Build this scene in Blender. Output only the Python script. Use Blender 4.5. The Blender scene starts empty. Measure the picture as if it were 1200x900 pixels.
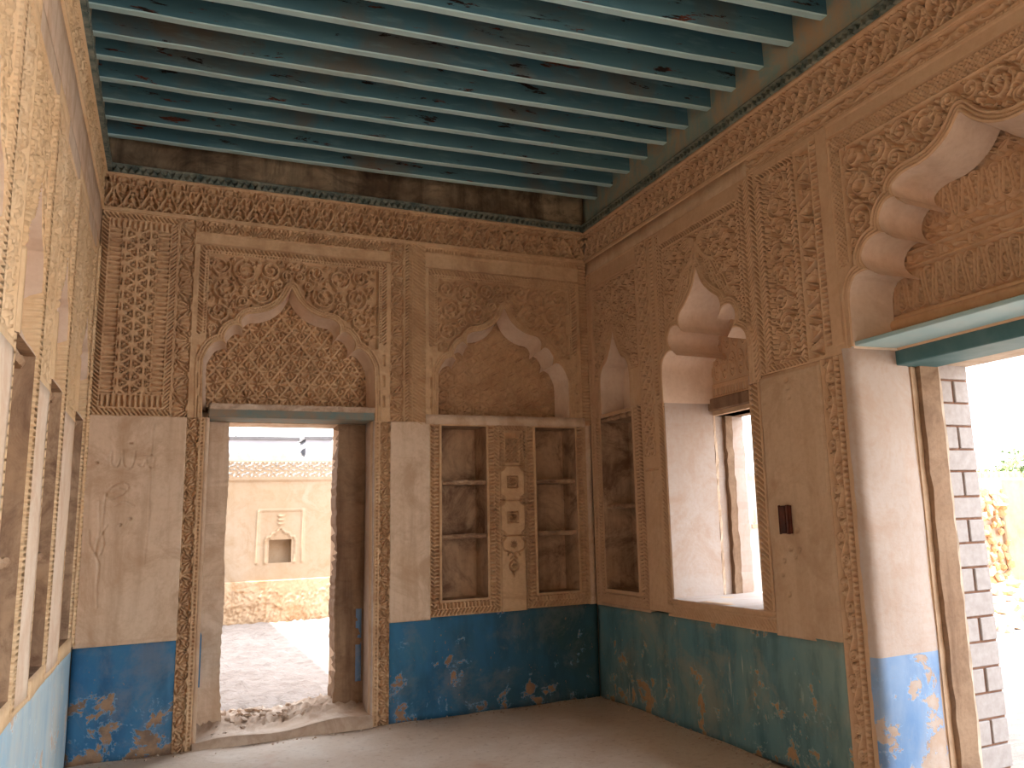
import bpy, bmesh, math, random
import numpy as np
from mathutils import Matrix, Vector

random.seed(7)
rng = np.random.default_rng(11)
S = bpy.context.scene
COL = S.collection

# ------------------------------------------------------------------ camera
cam_d = bpy.data.cameras.new('camera'); cam = bpy.data.objects.new('camera', cam_d); COL.objects.link(cam)
S.camera = cam
YAW, PITCH, ROLL, FPX, PX, PY = 0.4496, 0.1761, -0.0330, 986.7, 674.46, 435.49
cy_, sy_, cp_, sp_, cr_, sr_ = math.cos(YAW), math.sin(YAW), math.cos(PITCH), math.sin(PITCH), math.cos(ROLL), math.sin(ROLL)
fw = Vector((sy_*cp_, cy_*cp_, sp_)); r0 = Vector((cy_, -sy_, 0)); u0_ = r0.cross(fw)
rt = cr_*r0 + sr_*u0_; upv = -sr_*r0 + cr_*u0_
M = Matrix((( rt.x, upv.x, -fw.x), (rt.y, upv.y, -fw.y), (rt.z, upv.z, -fw.z))).to_4x4()
M.translation = Vector((-3.4484, -6.8644, 1.5))
cam.matrix_world = M
cam_d.sensor_fit = 'HORIZONTAL'; cam_d.sensor_width = 36; cam_d.lens = FPX/1200*36
cam_d.shift_x = (600-PX)/1200; cam_d.shift_y = (PY-450)/1200
cam_d.clip_start = 0.05; cam_d.clip_end = 300

# ------------------------------------------------------------------ world, sun, exposure
W = bpy.data.worlds.new('sky'); S.world = W; W.use_nodes = True
wn = W.node_tree.nodes; wl = W.node_tree.links; wn.clear()
wo = wn.new('ShaderNodeOutputWorld'); wb = wn.new('ShaderNodeBackground')
tc = wn.new('ShaderNodeTexCoord'); sx = wn.new('ShaderNodeSeparateXYZ'); cr = wn.new('ShaderNodeValToRGB')
wl.new(tc.outputs['Generated'], sx.inputs[0]); wl.new(sx.outputs['Z'], cr.inputs[0])
cr.color_ramp.elements[0].position = 0.0; cr.color_ramp.elements[0].color = (0.93, 0.92, 0.90, 1)
cr.color_ramp.elements[1].position = 0.45; cr.color_ramp.elements[1].color = (0.74, 0.82, 0.93, 1)
wl.new(cr.outputs[0], wb.inputs[0]); wl.new(wb.outputs[0], wo.inputs[0])
wb.inputs[1].default_value = 2.2
sun_d = bpy.data.lights.new('sun', 'SUN'); sun = bpy.data.objects.new('sun', sun_d); COL.objects.link(sun)
sun_d.energy = 8.0; sun_d.angle = math.radians(0.6); sun_d.color = (1.0, 0.95, 0.88)
sun.rotation_euler = Vector((1.0, 0.04, -1.75)).to_track_quat('-Z', 'Y').to_euler()
S.view_settings.view_transform = 'Standard'; S.view_settings.look = 'None'
S.view_settings.gamma = 1; S.view_settings.use_curve_mapping = False
S.view_settings.exposure = 1.83
try:
    S.cycles.max_bounces = 10; S.cycles.diffuse_bounces = 8
except Exception: pass

# ------------------------------------------------------------------ materials
class NB:
    def __init__(s, name):
        s.m = bpy.data.materials.new(name); s.m.use_nodes = True
        s.n = s.m.node_tree.nodes; s.l = s.m.node_tree.links; s.n.clear()
        s.out = s.n.new('ShaderNodeOutputMaterial'); s.b = s.n.new('ShaderNodeBsdfPrincipled')
        s.l.new(s.b.outputs[0], s.out.inputs[0])
        s.tc = s.n.new('ShaderNodeTexCoord')
    def co(s, sc=(1, 1, 1)):
        mp = s.n.new('ShaderNodeMapping'); mp.inputs['Scale'].default_value = sc
        s.l.new(s.tc.outputs['Object'], mp.inputs[0]); return mp.outputs[0]
    def noise(s, scale, sc=(1, 1, 1), detail=4, rough=.6, dist=0):
        t = s.n.new('ShaderNodeTexNoise'); t.inputs['Scale'].default_value = scale
        t.inputs['Detail'].default_value = detail; t.inputs['Roughness'].default_value = rough
        t.inputs['Distortion'].default_value = dist
        s.l.new(s.co(sc), t.inputs['Vector']); return t.outputs['Fac']
    def ramp(s, fac, a, b, ca=(0, 0, 0, 1), cb=(1, 1, 1, 1)):
        r = s.n.new('ShaderNodeValToRGB'); e = r.color_ramp.elements
        e[0].position = a; e[1].position = b; e[0].color = ca; e[1].color = cb
        s.l.new(fac, r.inputs[0]); return r.outputs[0]
    def mix(s, fac, a, b):
        x = s.n.new('ShaderNodeMix'); x.data_type = 'RGBA'
        for sock, v in ((x.inputs[0], fac), (x.inputs[6], a), (x.inputs[7], b)):
            if isinstance(v, (tuple, float, int)):
                sock.default_value = v if not isinstance(v, tuple) else (*v[:3], 1)
            else: s.l.new(v, sock)
        return x.outputs[2]
    def math(s, op, a, b=0.):
        x = s.n.new('ShaderNodeMath'); x.operation = op; x.use_clamp = True
        for i, v in enumerate((a, b)):
            if isinstance(v, (float, int)): x.inputs[i].default_value = v
            else: s.l.new(v, x.inputs[i])
        return x.outputs[0]
    def sep(s, axis):
        x = s.n.new('ShaderNodeSeparateXYZ'); s.l.new(s.tc.outputs['Object'], x.inputs[0]); return x.outputs[axis]
    def maprange(s, v, a, b):
        x = s.n.new('ShaderNodeMapRange'); x.inputs[1].default_value = a; x.inputs[2].default_value = b
        s.l.new(v, x.inputs[0]); return x.outputs[0]
    def done(s, color, rough=.9, bump=None, bs=.3, bd=.01):
        if isinstance(color, tuple): s.b.inputs['Base Color'].default_value = (*color[:3], 1)
        else: s.l.new(color, s.b.inputs['Base Color'])
        s.b.inputs['Roughness'].default_value = rough
        s.b.inputs['Specular IOR Level'].default_value = .25
        if bump is not None:
            x = s.n.new('ShaderNodeBump'); x.inputs['Strength'].default_value = bs; x.inputs['Distance'].default_value = bd
            s.l.new(bump, x.inputs['Height']); s.l.new(x.outputs[0], s.b.inputs['Normal'])
        return s.m

def plaster(name, base, dark, light, stain=.5, streak=.4, fine=30., bs=.35):
    k = NB(name)
    c = k.mix(k.ramp(k.noise(1.3, detail=5), .35, .7), base, light)
    c = k.mix(k.math('MULTIPLY', k.ramp(k.noise(2.6, detail=8, rough=.72, dist=.8), .46, .63), stain), c, dark)
    c = k.mix(k.math('MULTIPLY', k.ramp(k.noise(7., (1, 1, .09), detail=7), .48, .66), streak), c, dark)
    f = k.noise(fine, detail=6)
    c = k.mix(k.math('MULTIPLY', k.ramp(f, .45, .7), .25), c, dark)
    return k.done(c, .92, f, bs, .006)

def peel_paint(name, col, col2, under, under2, dark, peel_z=(.0, .6), amount=.5, gradx=None, drips=0.):
    """painted wall with flaked areas showing the plaster, drips of old whitewash"""
    k = NB(name)
    n1 = k.noise(1.1, detail=4)
    c = k.mix(k.ramp(n1, .4, .65), col, col2)
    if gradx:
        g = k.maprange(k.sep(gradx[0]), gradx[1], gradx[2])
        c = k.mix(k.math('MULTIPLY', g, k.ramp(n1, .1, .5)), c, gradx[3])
    c = k.mix(k.math('MULTIPLY', k.ramp(k.noise(6, (1, 1, .35), detail=7), .45, .65), .55), c, dark)
    c = k.mix(k.math('MULTIPLY', k.ramp(k.noise(2.1, detail=9, rough=.75, dist=.4), .5, .62), .45), c, tuple(.55*a+.45*b for a, b in zip(col2, under)))
    z = k.sep('Z'); low = k.maprange(z, peel_z[1], peel_z[0])
    n = k.noise(4.2, detail=10, rough=.68, dist=.3)
    m = k.math('ADD', n, k.math('MULTIPLY', low, amount*.24))
    mask = k.ramp(m, .635, .65)
    un = k.mix(k.ramp(k.noise(9, detail=5), .4, .6), under, under2)
    edge = k.ramp(m, .615, .64); c = k.mix(edge, c, (col[0]*1.5+.1, col[1]*1.3+.1, col[2]*1.2+.08))
    c = k.mix(mask, c, un)
    if drips:
        d = k.ramp(k.noise(26, (1, 1, .05), detail=3), .66, .70)
        gate = k.ramp(k.noise(1.7, (1, 1, .6), detail=2), .55, .62)
        c = k.mix(k.math('MULTIPLY', k.math('MULTIPLY', d, gate), drips), c, (.55, .58, .50))
    sp = k.ramp(k.noise(38, (1, 1, .6), detail=2), .70, .73); c = k.mix(k.math('MULTIPLY', sp, .7), c, un)
    inv = k.math('SUBTRACT', 1.0, mask)
    h = k.math('ADD', k.math('MULTIPLY', inv, .7), k.math('MULTIPLY', k.noise(30, detail=5), .3))
    return k.done(c, .75, h, .5, .006)

MT = {}
MT['carve'] = plaster('carved_ochre_plaster', (.60, .395, .23), (.35, .19, .10), (.68, .47, .29), .5, .2)
MT['carve_r'] = plaster('carved_tan_plaster', (.60, .39, .24), (.45, .26, .145), (.66, .45, .29), .3, .12)
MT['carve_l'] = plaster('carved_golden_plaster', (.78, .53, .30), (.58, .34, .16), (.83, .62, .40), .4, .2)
MT['plain'] = plaster('smooth_tan_plaster', (.66, .49, .35), (.45, .29, .18), (.72, .57, .44), .7, .6)
MT['plain_r'] = plaster('smooth_brown_plaster', (.58, .40, .26), (.40, .25, .15), (.63, .46, .32), .5, .35)
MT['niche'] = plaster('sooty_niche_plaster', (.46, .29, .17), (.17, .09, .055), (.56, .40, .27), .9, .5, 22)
MT['white'] = plaster('whitewashed_plaster', (.80, .62, .46), (.66, .42, .25), (.84, .70, .57), .55, .3)
MT['reveal'] = plaster('pinkish_reveal_plaster', (.47, .375, .315), (.42, .27, .18), (.53, .455, .41), .5, .3)
MT['smoothcove'] = plaster('cove_plaster', (.76, .58, .44), (.58, .40, .27), (.82, .67, .55), .4, .2)
MT['wood'] = plaster('old_brown_wood', (.27, .165, .10), (.13, .07, .04), (.35, .24, .155), .6, .9, 40)
MT['dirt'] = plaster('dirt_and_rubble', (.50, .36, .26), (.30, .18, .11), (.62, .50, .40), .6, .1, 18, .8)
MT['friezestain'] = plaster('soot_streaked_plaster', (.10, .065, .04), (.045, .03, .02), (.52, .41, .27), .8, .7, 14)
MT['frieze_teal'] = plaster('scuffed_teal_plaster', (.20, .31, .29), (.46, .34, .22), (.30, .40, .36), 1., .8, 10)
MT['blue'] = peel_paint('flaking_blue_paint', (.035, .15, .30), (.06, .18, .30), (.36, .22, .13), (.20, .13, .09), (.02, .07, .14), (.10, .55), .7)
MT['blue2'] = peel_paint('flaking_blue_paint_shade_grime', (.025, .15, .32), (.05, .17, .26), (.34, .20, .11), (.24, .15, .10), (.02, .07, .11), (.0, .45), .35, ('X', -1.9, -.4, (.035, .085, .095)))  # dark teal blend paints corner shade into the colour, along with grime and fade
MT['teal'] = peel_paint('flaking_teal_paint', (.10, .23, .27), (.19, .28, .26), (.48, .29, .15), (.36, .22, .12), (.04, .10, .12), (.0, .7), .38, None, .9)
MT['paleblue'] = peel_paint('chalky_pale_blue_paint', (.36, .52, .62), (.50, .58, .58), (.66, .50, .37), (.56, .44, .34), (.25, .42, .55), (.0, .6), .35)
MT['brightblue'] = peel_paint('chalky_bright_blue_paint', (.09, .23, .46), (.27, .36, .50), (.42, .30, .22), (.46, .37, .31), (.06, .18, .40), (.0, .9), .6)
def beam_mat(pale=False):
    k = NB('beam_underside_painted_light' if pale else 'peeling_teal_beam_painted_shade')
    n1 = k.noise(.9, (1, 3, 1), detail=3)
    c = k.mix(k.ramp(n1, .35, .7), (.06, .155, .20), (.09, .20, .235)) if not pale else k.mix(k.ramp(n1, .35, .7), (.40, .60, .63), (.46, .64, .64))  # light from below painted into paler undersides, shade into darker sides
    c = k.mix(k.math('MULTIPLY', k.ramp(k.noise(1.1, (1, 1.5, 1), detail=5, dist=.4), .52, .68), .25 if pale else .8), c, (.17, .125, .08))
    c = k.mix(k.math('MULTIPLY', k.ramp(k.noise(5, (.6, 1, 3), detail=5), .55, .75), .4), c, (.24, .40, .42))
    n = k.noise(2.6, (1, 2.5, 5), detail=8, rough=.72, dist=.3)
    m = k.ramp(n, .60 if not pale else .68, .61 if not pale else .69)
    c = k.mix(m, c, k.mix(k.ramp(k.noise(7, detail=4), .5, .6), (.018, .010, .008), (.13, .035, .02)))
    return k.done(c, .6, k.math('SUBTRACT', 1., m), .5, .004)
MT['beam'] = beam_mat(); MT['beam_lit'] = beam_mat(True)
def flat_mat(name, c, c2=None, rough=.85, sc=8):
    k = NB(name); n = k.noise(sc, detail=5)
    return k.done(k.mix(k.ramp(n, .35, .65), c, c2 or tuple(x*.8 for x in c)), rough, n, .3, .005)
MT['plank'] = flat_mat('ceiling_board_teal', (.10, .21, .23), (.06, .13, .14))
MT['teeth'] = flat_mat('blackened_teal_trim', (.07, .10, .09), (.24, .25, .20), .7, 14)
MT['lintel'] = flat_mat('worn_teal_lintel_paint', (.15, .21, .20), (.26, .19, .13), .7, 9)
MT['lintel2'] = flat_mat('pale_teal_soffit_board', (.33, .50, .52), (.40, .52, .52), .6, 5)
MT['lintel3'] = flat_mat('dark_teal_lintel_beam', (.055, .14, .15), (.09, .18, .19), .6, 6)
MT['box'] = flat_mat('dark_red_brown_wood', (.10, .022, .010), (.045, .010, .006), .4, 12)
MT['brick'] = flat_mat('grey_lime_block', (.40, .355, .33), (.33, .285, .26), .9, 20)
MT['mortar'] = flat_mat('red_brown_mortar', (.20, .10, .065), (.26, .14, .09), .95, 30)
MT['cream'] = flat_mat('cream_edge_plaster', (.56, .46, .36), (.44, .33, .24), .9, 10)
MT['stone'] = flat_mat('pale_limestone', (.48, .39, .30), (.36, .26, .18), .95, 6)
MT['stone2'] = flat_mat('orange_fieldstone', (.55, .34, .19), (.42, .24, .12), .95, 5)
MT['yardwall'] = plaster('sunbleached_yard_plaster', (.34, .245, .16), (.27, .17, .09), (.37, .285, .21), .5, .2, 14)
MT['yardfoot'] = plaster('pitted_yard_plaster', (.46, .31, .19), (.34, .19, .09), (.52, .39, .27), .8, .1, 9, .8)
MT['yardwall2'] = flat_mat('chalk_white_parapet', (.36, .33, .30), (.29, .26, .235), .95, 3)
MT['greyhouse'] = flat_mat('distant_grey_render', (.30, .29, .31), (.25, .24, .26), .95, 1)
MT['leaf'] = flat_mat('dusty_green_leaf', (.16, .22, .08), (.10, .15, .05), .8, 4)
MT['cable'] = flat_mat('grey_cable', (.12, .11, .11))
def floor_mat():
    k = NB('dusty_screed_floor')
    c = k.mix(k.ramp(k.noise(.8, detail=6), .35, .65), (.60, .49, .39), (.52, .39, .29))
    c = k.mix(k.math('MULTIPLY', k.ramp(k.noise(2.3, detail=8, rough=.7, dist=.5), .45, .7), .5), c, (.70, .63, .55))
    c = k.mix(k.math('MULTIPLY', k.ramp(k.noise(1.7, detail=3), .6, .7), .35), c, (.46, .20, .13))
    f = k.noise(22, detail=8)
    c = k.mix(k.math('MULTIPLY', k.ramp(f, .55, .7), .4), c, (.30, .21, .15))
    return k.done(c, .8, f, .5, .01)
MT['floor'] = floor_mat()
def ground_mat():
    k = NB('trodden_yard_earth')
    n = k.noise(3, (1, 3, 1), detail=8, rough=.65)
    c = k.mix(k.ramp(n, .4, .65), (.33, .27, .23), (.26, .205, .17))
    return k.done(c, .95, k.noise(9, (1, 2.5, 1), detail=8), .9, .04)
MT['ground'] = ground_mat()

# ------------------------------------------------------------------ mesh helpers
def link(name, me, mat=None, parent=None, kind=None, label=None, cat=None, group=None):
    o = bpy.data.objects.new(name, me); COL.objects.link(o)
    if mat is not None and me is not None: me.materials.append(MT[mat] if isinstance(mat, str) else mat)
    if parent is not None: o.parent = parent
    if kind: o['kind'] = kind
    if label: o['label'] = label
    if cat: o['category'] = cat
    if group: o['group'] = group
    return o
class Frame:
    k = 1.8
    def __init__(s, O, U, N, k=1.8): s.k = k; s.O, s.U, s.N = np.array(O, float), np.array(U, float), np.array(N, float); s.flip = np.dot(np.cross(s.U, (0, 0, 1)), s.N) < 0
    def P(s, u, v, h):
        u, v, h = np.broadcast_arrays(np.asarray(u, float), np.asarray(v, float), np.asarray(h, float))
        return s.O + u[..., None]*s.U + v[..., None]*np.array((0, 0, 1.)) + h[..., None]*s.N
BK = Frame((-4, 0, 0), (1, 0, 0), (0, -1, 0), 3.2)
RT = Frame((0, 0, 0), (0, -1, 0), (-1, 0, 0), 3.0)
LF = Frame((-4, 0, 0), (0, -1, 0), (1, 0, 0))

def mesh_np(name, V, F, smooth=True, sharp=None):
    me = bpy.data.meshes.new(name)
    V = np.asarray(V, np.float32).reshape(-1, 3); F = np.asarray(F, np.int32).reshape(-1, 4)
    me.vertices.add(len(V)); me.vertices.foreach_set('co', V.ravel())
    me.loops.add(F.size); me.loops.foreach_set('vertex_index', F.ravel())
    me.polygons.add(len(F)); me.polygons.foreach_set('loop_start', np.arange(0, F.size, 4, dtype=np.int32))
    if smooth: me.polygons.foreach_set('use_smooth', np.ones(len(F), bool))
    me.update(calc_edges=True)
    if sharp: me.set_sharp_from_angle(angle=math.radians(sharp))
    return me
def boxes_mesh(name, lst, bevel=0):
    """lst of (x0,x1,y0,y1,z0,z1) joined in one mesh"""
    V, F = [], []
    for b in lst:
        x0, x1, y0, y1, z0, z1 = b; k = len(V)
        V += [(x0, y0, z0), (x1, y0, z0), (x1, y1, z0), (x0, y1, z0), (x0, y0, z1), (x1, y0, z1), (x1, y1, z1), (x0, y1, z1)]
        F += [(k, k+3, k+2, k+1), (k+4, k+5, k+6, k+7), (k, k+1, k+5, k+4), (k+1, k+2, k+6, k+5), (k+2, k+3, k+7, k+6), (k+3, k, k+4, k+7)]
    me = bpy.data.meshes.new(name); me.from_pydata(V, [], F); me.update()
    if bevel:
        bm = bmesh.new(); bm.from_mesh(me)
        bmesh.ops.bevel(bm, geom=bm.edges[:], offset=bevel, segments=1, affect='EDGES'); bm.to_mesh(me); bm.free()
    return me
def fbox(fr, u0, u1, v0, v1, h0, h1):
    p = fr.P([u0, u1], [v0, v1], [h0, h1]); a, b = p.min(0), p.max(0)
    return (a[0], b[0], a[1], b[1], a[2], b[2])
def wall_cells(fr, rect, holes, h0, h1):
    u0, u1, v0, v1 = rect
    us = sorted({u0, u1, *[min(max(x, u0), u1) for h in holes for x in h[:2]]})
    vs = sorted({v0, v1, *[min(max(x, v0), v1) for h in holes for x in h[2:]]})
    out = []
    for a, b in zip(us, us[1:]):
        run = None
        for c, d in zip(vs, vs[1:]):
            cu, cv = (a+b)/2, (c+d)/2
            if any(h[0] < cu < h[1] and h[2] < cv < h[3] for h in holes):
                if run: out.append(fbox(fr, a, b, run[0], run[1], h0, h1)); run = None
            else: run = (run[0], d) if run else (c, d)
        if run: out.append(fbox(fr, a, b, run[0], run[1], h0, h1))
    return out

# ------------------------------------------------------------------ carving canvas
def ss(x): x = np.clip(x, 0, 1); return x*x*(3-2*x)
class Cv:
    def __init__(s, u0, u1, v0, v1, res=.006, bg=0.):
        s.r = (u0, u1, v0, v1); ru, rv = res if isinstance(res, tuple) else (res, res); nu = max(2, int(round((u1-u0)/ru))+1); nv = max(2, int(round((v1-v0)/rv))+1)
        s.u = np.linspace(u0, u1, nu); s.v = np.linspace(v0, v1, nv); s.du = s.u[1]-s.u[0]; s.dv = s.v[1]-s.v[0]
        s.U, s.V = np.meshgrid(s.u, s.v, indexing='ij'); s.H = np.full(s.U.shape, float(bg)); s.poly = None; s.hole = None
    def rect(s, a, b, c, d):
        i0, i1 = np.searchsorted(s.u, [a-1e-6, b+1e-6]); j0, j1 = np.searchsorted(s.v, [c-1e-6, d+1e-6]); return slice(i0, i1), slice(j0, j1)
    def fill(s, a, b, c, d, h): s.H[s.rect(a, b, c, d)] = h
    def band(s, a, b, c, d, fn, depth=.018, ax='v', top=0., flip=False):
        q = s.rect(a, b, c, d); U, V = s.U[q], s.V[q]
        if U.size == 0: return
        if ax == 'v': al, ac, w = V-c, (U-(a+b)/2)/((b-a)/2), (b-a)/2
        else: al, ac, w = U-a, (V-(c+d)/2)/((d-c)/2), (d-c)/2
        if flip: ac = -ac
        s.H[q] = top-depth*(1-np.clip(fn(al, ac, w), 0, 1))
    def area(s, a, b, c, d, fn, depth=.018, top=0.):
        q = s.rect(a, b, c, d); s.H[q] = top-depth*(1-np.clip(fn(s.U[q], s.V[q]), 0, 1))
    def _d(s, pts, pad):
        p = np.asarray(pts, float); q = s.rect(p[:, 0].min()-pad, p[:, 0].max()+pad, p[:, 1].min()-pad, p[:, 1].max()+pad)
        U, V = s.U[q], s.V[q]
        if U.size == 0: return None, None
        best = np.full(U.shape, 9.)
        for (x0, y0), (x1, y1) in zip(p[:-1], p[1:]):
            dx, dy = x1-x0, y1-y0; L = dx*dx+dy*dy+1e-12
            t = np.clip(((U-x0)*dx+(V-y0)*dy)/L, 0, 1); np.minimum(best, np.hypot(U-x0-t*dx, V-y0-t*dy), out=best)
        return q, best
    def stroke(s, pts, w=.007, top=0., soft=.0038, D=.02):
        w = w*.84
        q, d = s._d(pts, w+soft+.002)
        if q is None: return
        val = top-.25*D*np.clip(d/w, 0, 1)**2*.5-D*ss((d-w)/soft)
        s.H[q] = np.where(d < w+soft, np.maximum(s.H[q], val), s.H[q])
    def dig(s, pts, w=.005, D=.008, soft=.004):
        q, d = s._d(pts, w+soft)
        if q is None: return
        s.H[q] = s.H[q]-D*(1-ss((d-w)/soft))
    def leaf(s, x, y, ang, L, wd, top=0., D=.02, dig=False):
        q = s.rect(x-L, x+L, y-L, y+L); U, V = s.U[q]-x, s.V[q]-y
        if U.size == 0: return
        a = (U*math.cos(ang)+V*math.sin(ang))/L; b = (-U*math.sin(ang)+V*math.cos(ang))/wd
        r = np.abs(b)-np.sqrt(np.clip(a, 0, 1))*np.clip(1-a, 0, 1)*2.0
        ins = (a > 0) & (a < 1)
        k = np.where(ins, ss(.5-r*1.8), 0)
        if dig: s.H[q] = s.H[q]-D*k
        else: s.H[q] = np.where(k > 0, np.maximum(s.H[q], top-D*(1-k)), s.H[q])
    def set_poly(s, E):
        s.poly = np.asarray(E, float)
        s.sd, s.near, s.inside = poly_dist(s.poly, s.U, s.V)
    def build(s, name, fr, mat, parent, skirt=.08, kind=None, label=None):
        nu, nv = s.U.shape
        s.H = np.where(s.H < -.0075, np.maximum((s.H+.0075)*fr.k-.0075, -.072), s.H)
        if s.poly is None and s.hole is None:
            U = np.pad(s.U, 1, 'edge'); V = np.pad(s.V, 1, 'edge'); H = np.pad(s.H, 1, constant_values=-skirt)
        else: U, V, H = s.U.copy(), s.V.copy(), s.H.copy()
        keep = None
        if s.poly is not None:
            ins = s.inside
            m = ins[:-1, :-1] & ins[1:, :-1] & ins[1:, 1:] & ins[:-1, 1:]; keep = ~m
            U = np.where(ins, s.near[..., 0], U); V = np.where(ins, s.near[..., 1], V); H = np.where(ins, 0., H)
        if s.hole is not None:
            a, b, c, d = s.hole; cu = (s.u[:-1]+s.u[1:])/2; cv = (s.v[:-1]+s.v[1:])/2
            m = ((cu > a) & (cu < b))[:, None] & ((cv > c) & (cv < d))[None, :]
            keep = ~m if keep is None else keep & ~m
        P = fr.P(U, V, H).reshape(-1, 3); n2 = U.shape[1]
        idx = np.arange(U.size).reshape(U.shape)
        F = np.stack([idx[:-1, :-1], idx[1:, :-1], idx[1:, 1:], idx[:-1, 1:]], -1)
        F = F.reshape(-1, 4) if keep is None else F[keep]
        if fr.flip: F = F[:, ::-1]
        if keep is not None:
            used = np.zeros(len(P), bool); used[F.ravel()] = True; mp = np.cumsum(used)-1; P = P[used]; F = mp[F]
        return link(name, mesh_np(name, P, F), mat, parent, kind=kind, label=label)
def poly_dist(E, U, V):
    """distance, nearest point on outline E (open polyline base to base), inside test (region below outline)"""
    best = np.full(U.shape, 9.); near = np.zeros(U.shape+(2,)); ins = np.zeros(U.shape, bool)
    for (x0, y0), (x1, y1) in zip(E[:-1], E[1:]):
        dx, dy = x1-x0, y1-y0; L = dx*dx+dy*dy+1e-12
        t = np.clip(((U-x0)*dx+(V-y0)*dy)/L, 0, 1); px, py = x0+t*dx, y0+t*dy; d = np.hypot(U-px, V-py)
        m = d < best; best = np.where(m, d, best); near[..., 0] = np.where(m, px, near[..., 0]); near[..., 1] = np.where(m, py, near[..., 1])
        # crossing test of the upward ray from each point (region is below the outline)
        c = ((x0 > U) != (x1 > U)); yy = y0+(U-x0)*(dy)/(dx if abs(dx) > 1e-9 else 1e-9)
        ins ^= c & (yy > V)
    return best, near, ins

# --- band patterns, fn(along, across -1..1, halfwidth) -> 0..1
def rope(p, k=.5, duty=.62): return lambda s, t, w: ss((np.minimum((s/p+k*t) % 1, 1-(s/p+k*t) % 1)*2-(1-duty)+.2)/.4)*np.where(np.abs(t) > .93, 1, 1)
def herr(p, k=.9, duty=.6): return lambda s, t, w: ss((np.minimum((s/p+k*np.abs(t)) % 1, 1-(s/p+k*np.abs(t)) % 1)*2-(1-duty)+.2)/.4)
def dots(p): return lambda s, t, w: 1-ss((.62-np.maximum(np.abs((s/p) % 1-.5)*2/.8, np.abs(t)))/.25)
def bars(p): return lambda s, t, w: ss((np.abs((s/p) % 1-.5)*2-.42)/.2)
def teeth(p): return lambda s, t, w: ss(((1-2*np.abs((s/p) % 1-.5))-(t+1)/2+.12)/.25)
def flat(s, t, w): return np.ones_like(s)
def fans(P, n=17):
    def f(s, t, w):
        x = (s % P)-P/2; side = np.where((np.floor(s/P) % 2) > 0, 1., -1.)
        y = (t*side+1.15)*w; a = np.arctan2(x, y); r = np.hypot(x, y)
        k = ss((np.cos(a*n)+.35)/.7)
        k = np.where(np.abs(r-w*2.05) < w*.10, 0, k); k = np.where(r < w*.45, 1, k)
        return np.where(r > w*2.15, ss((np.cos(x/w*7+t*2)+.1)/.5), k)
    return f
def feather(p, P=.3):
    return lambda s, t, w: np.where(np.abs(t) < .1, 1, ss((np.cos(2*np.pi*(s/p-.9*np.abs(t)*np.sign(np.sin(2*np.pi*s/P))))+.3)/.6))
def gadroon(p, lean=0.):
    def f(s, t, w):
        x = ((s/p) % 1-.5); ww = .20+.13*(t+1)/2; cap = np.clip((np.abs(t)-.70)/.30, 0, 1); ww = ww*np.sqrt(1-cap**2*.95)
        return np.where(np.abs(t) > .97, 1, ss((1.12-np.abs(x)/np.maximum(ww, .02))/.25))
    return f
def chain(p):
    def f(s, t, w):
        x = ((s/p) % 1-.5)*p/w; r = np.hypot(x, t); a = np.arctan2(t, x)
        k = np.maximum(ss((.16-np.abs(r-.82))/.1), ss((np.cos(a*6+r*2.5)-.0)/.5)*(r < .72)); k = np.where(r < .18, 1, k)
        return np.where(r > 1.0, ss((np.cos(x*9)*np.cos(t*6)+.1)/.4), k)
    return f
def star(q):
    def f(U, V):
        m = np.zeros_like(U)
        for i in range(3):
            a = math.radians(60*i); d = np.abs(((U*math.cos(a)+V*math.sin(a))/q+.5) % 1-.5)*q
            m = np.maximum(m, ss((.0105-d)/.004))
            a += math.radians(30); d = np.abs(((U*math.cos(a)+V*math.sin(a))/(q*.5774)+.5) % 1-.5)*q*.5774
            m = np.maximum(m, .8*ss((.0055-d)/.004))
        return m
    return f
def flowerlat(pu, pv, u0=0, v0=0):
    def f(U, V):
        a = (U-u0)/pu+(V-v0)/pv; b = (U-u0)/pu-(V-v0)/pv
        fa, fb = (a % 1)-.5, (b % 1)-.5
        da = np.minimum(.5-np.abs(fa), .5-np.abs(fb))
        m = ss((.085-da)/.03)
        x = (fa+fb)/2*pu; y = (fa-fb)/2*pv; r = np.hypot(x, y); th = np.arctan2(y, x)
        pet = (r < .058) & (r > .009)
        k = np.where(pet, 1-ss((np.cos(8*th)+.45)/.5)*ss((.060-r)/.006)*ss((r-.007)/.006), 1.)
        hx = np.abs(x); tri = ss((.016-np.abs(hx-.066))/.006)*ss((.012-np.abs(y))/.005)
        tri2 = ss((.010-np.abs(x))/.005)*ss((.018-np.abs(np.abs(y)-.083))/.006)
        side = ss((.008-np.abs(np.abs(y)*.7+hx*.75-.060))/.005)*(np.abs(y) > .018)*(hx > .012)
        k = np.where(r >= .058, 1-np.maximum(np.maximum(tri, tri2), side*.9), k)
        return np.maximum(m, k)
    return f
def petals(p):
    def f(U, V):
        m = np.zeros_like(U); R = p*.5774*1.0
        ii, jj = U/p, V/(p*.866)
        j0 = np.floor(jj)
        for dj in (-1, 0, 1, 2):
            jr = j0+dj; off = (jr % 2)*.5; i0 = np.floor(ii-off)
            for di in (-1, 0, 1, 2):
                cx = (i0+di+off)*p; cyy = jr*p*.866; dx, dy = U-cx, V-cyy; r = np.hypot(dx, dy); a = np.arctan2(dy, dx)
                m = np.maximum(m, ss((.0065-np.abs(r-R))/.004))
                m = np.maximum(m, ss((np.cos(6*a+r*30)-.75)/.2)*(r < R*.6)*(r > .015)*.7)
                m = np.maximum(m, ss((.009-r)/.004))
        return m
    return f
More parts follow.
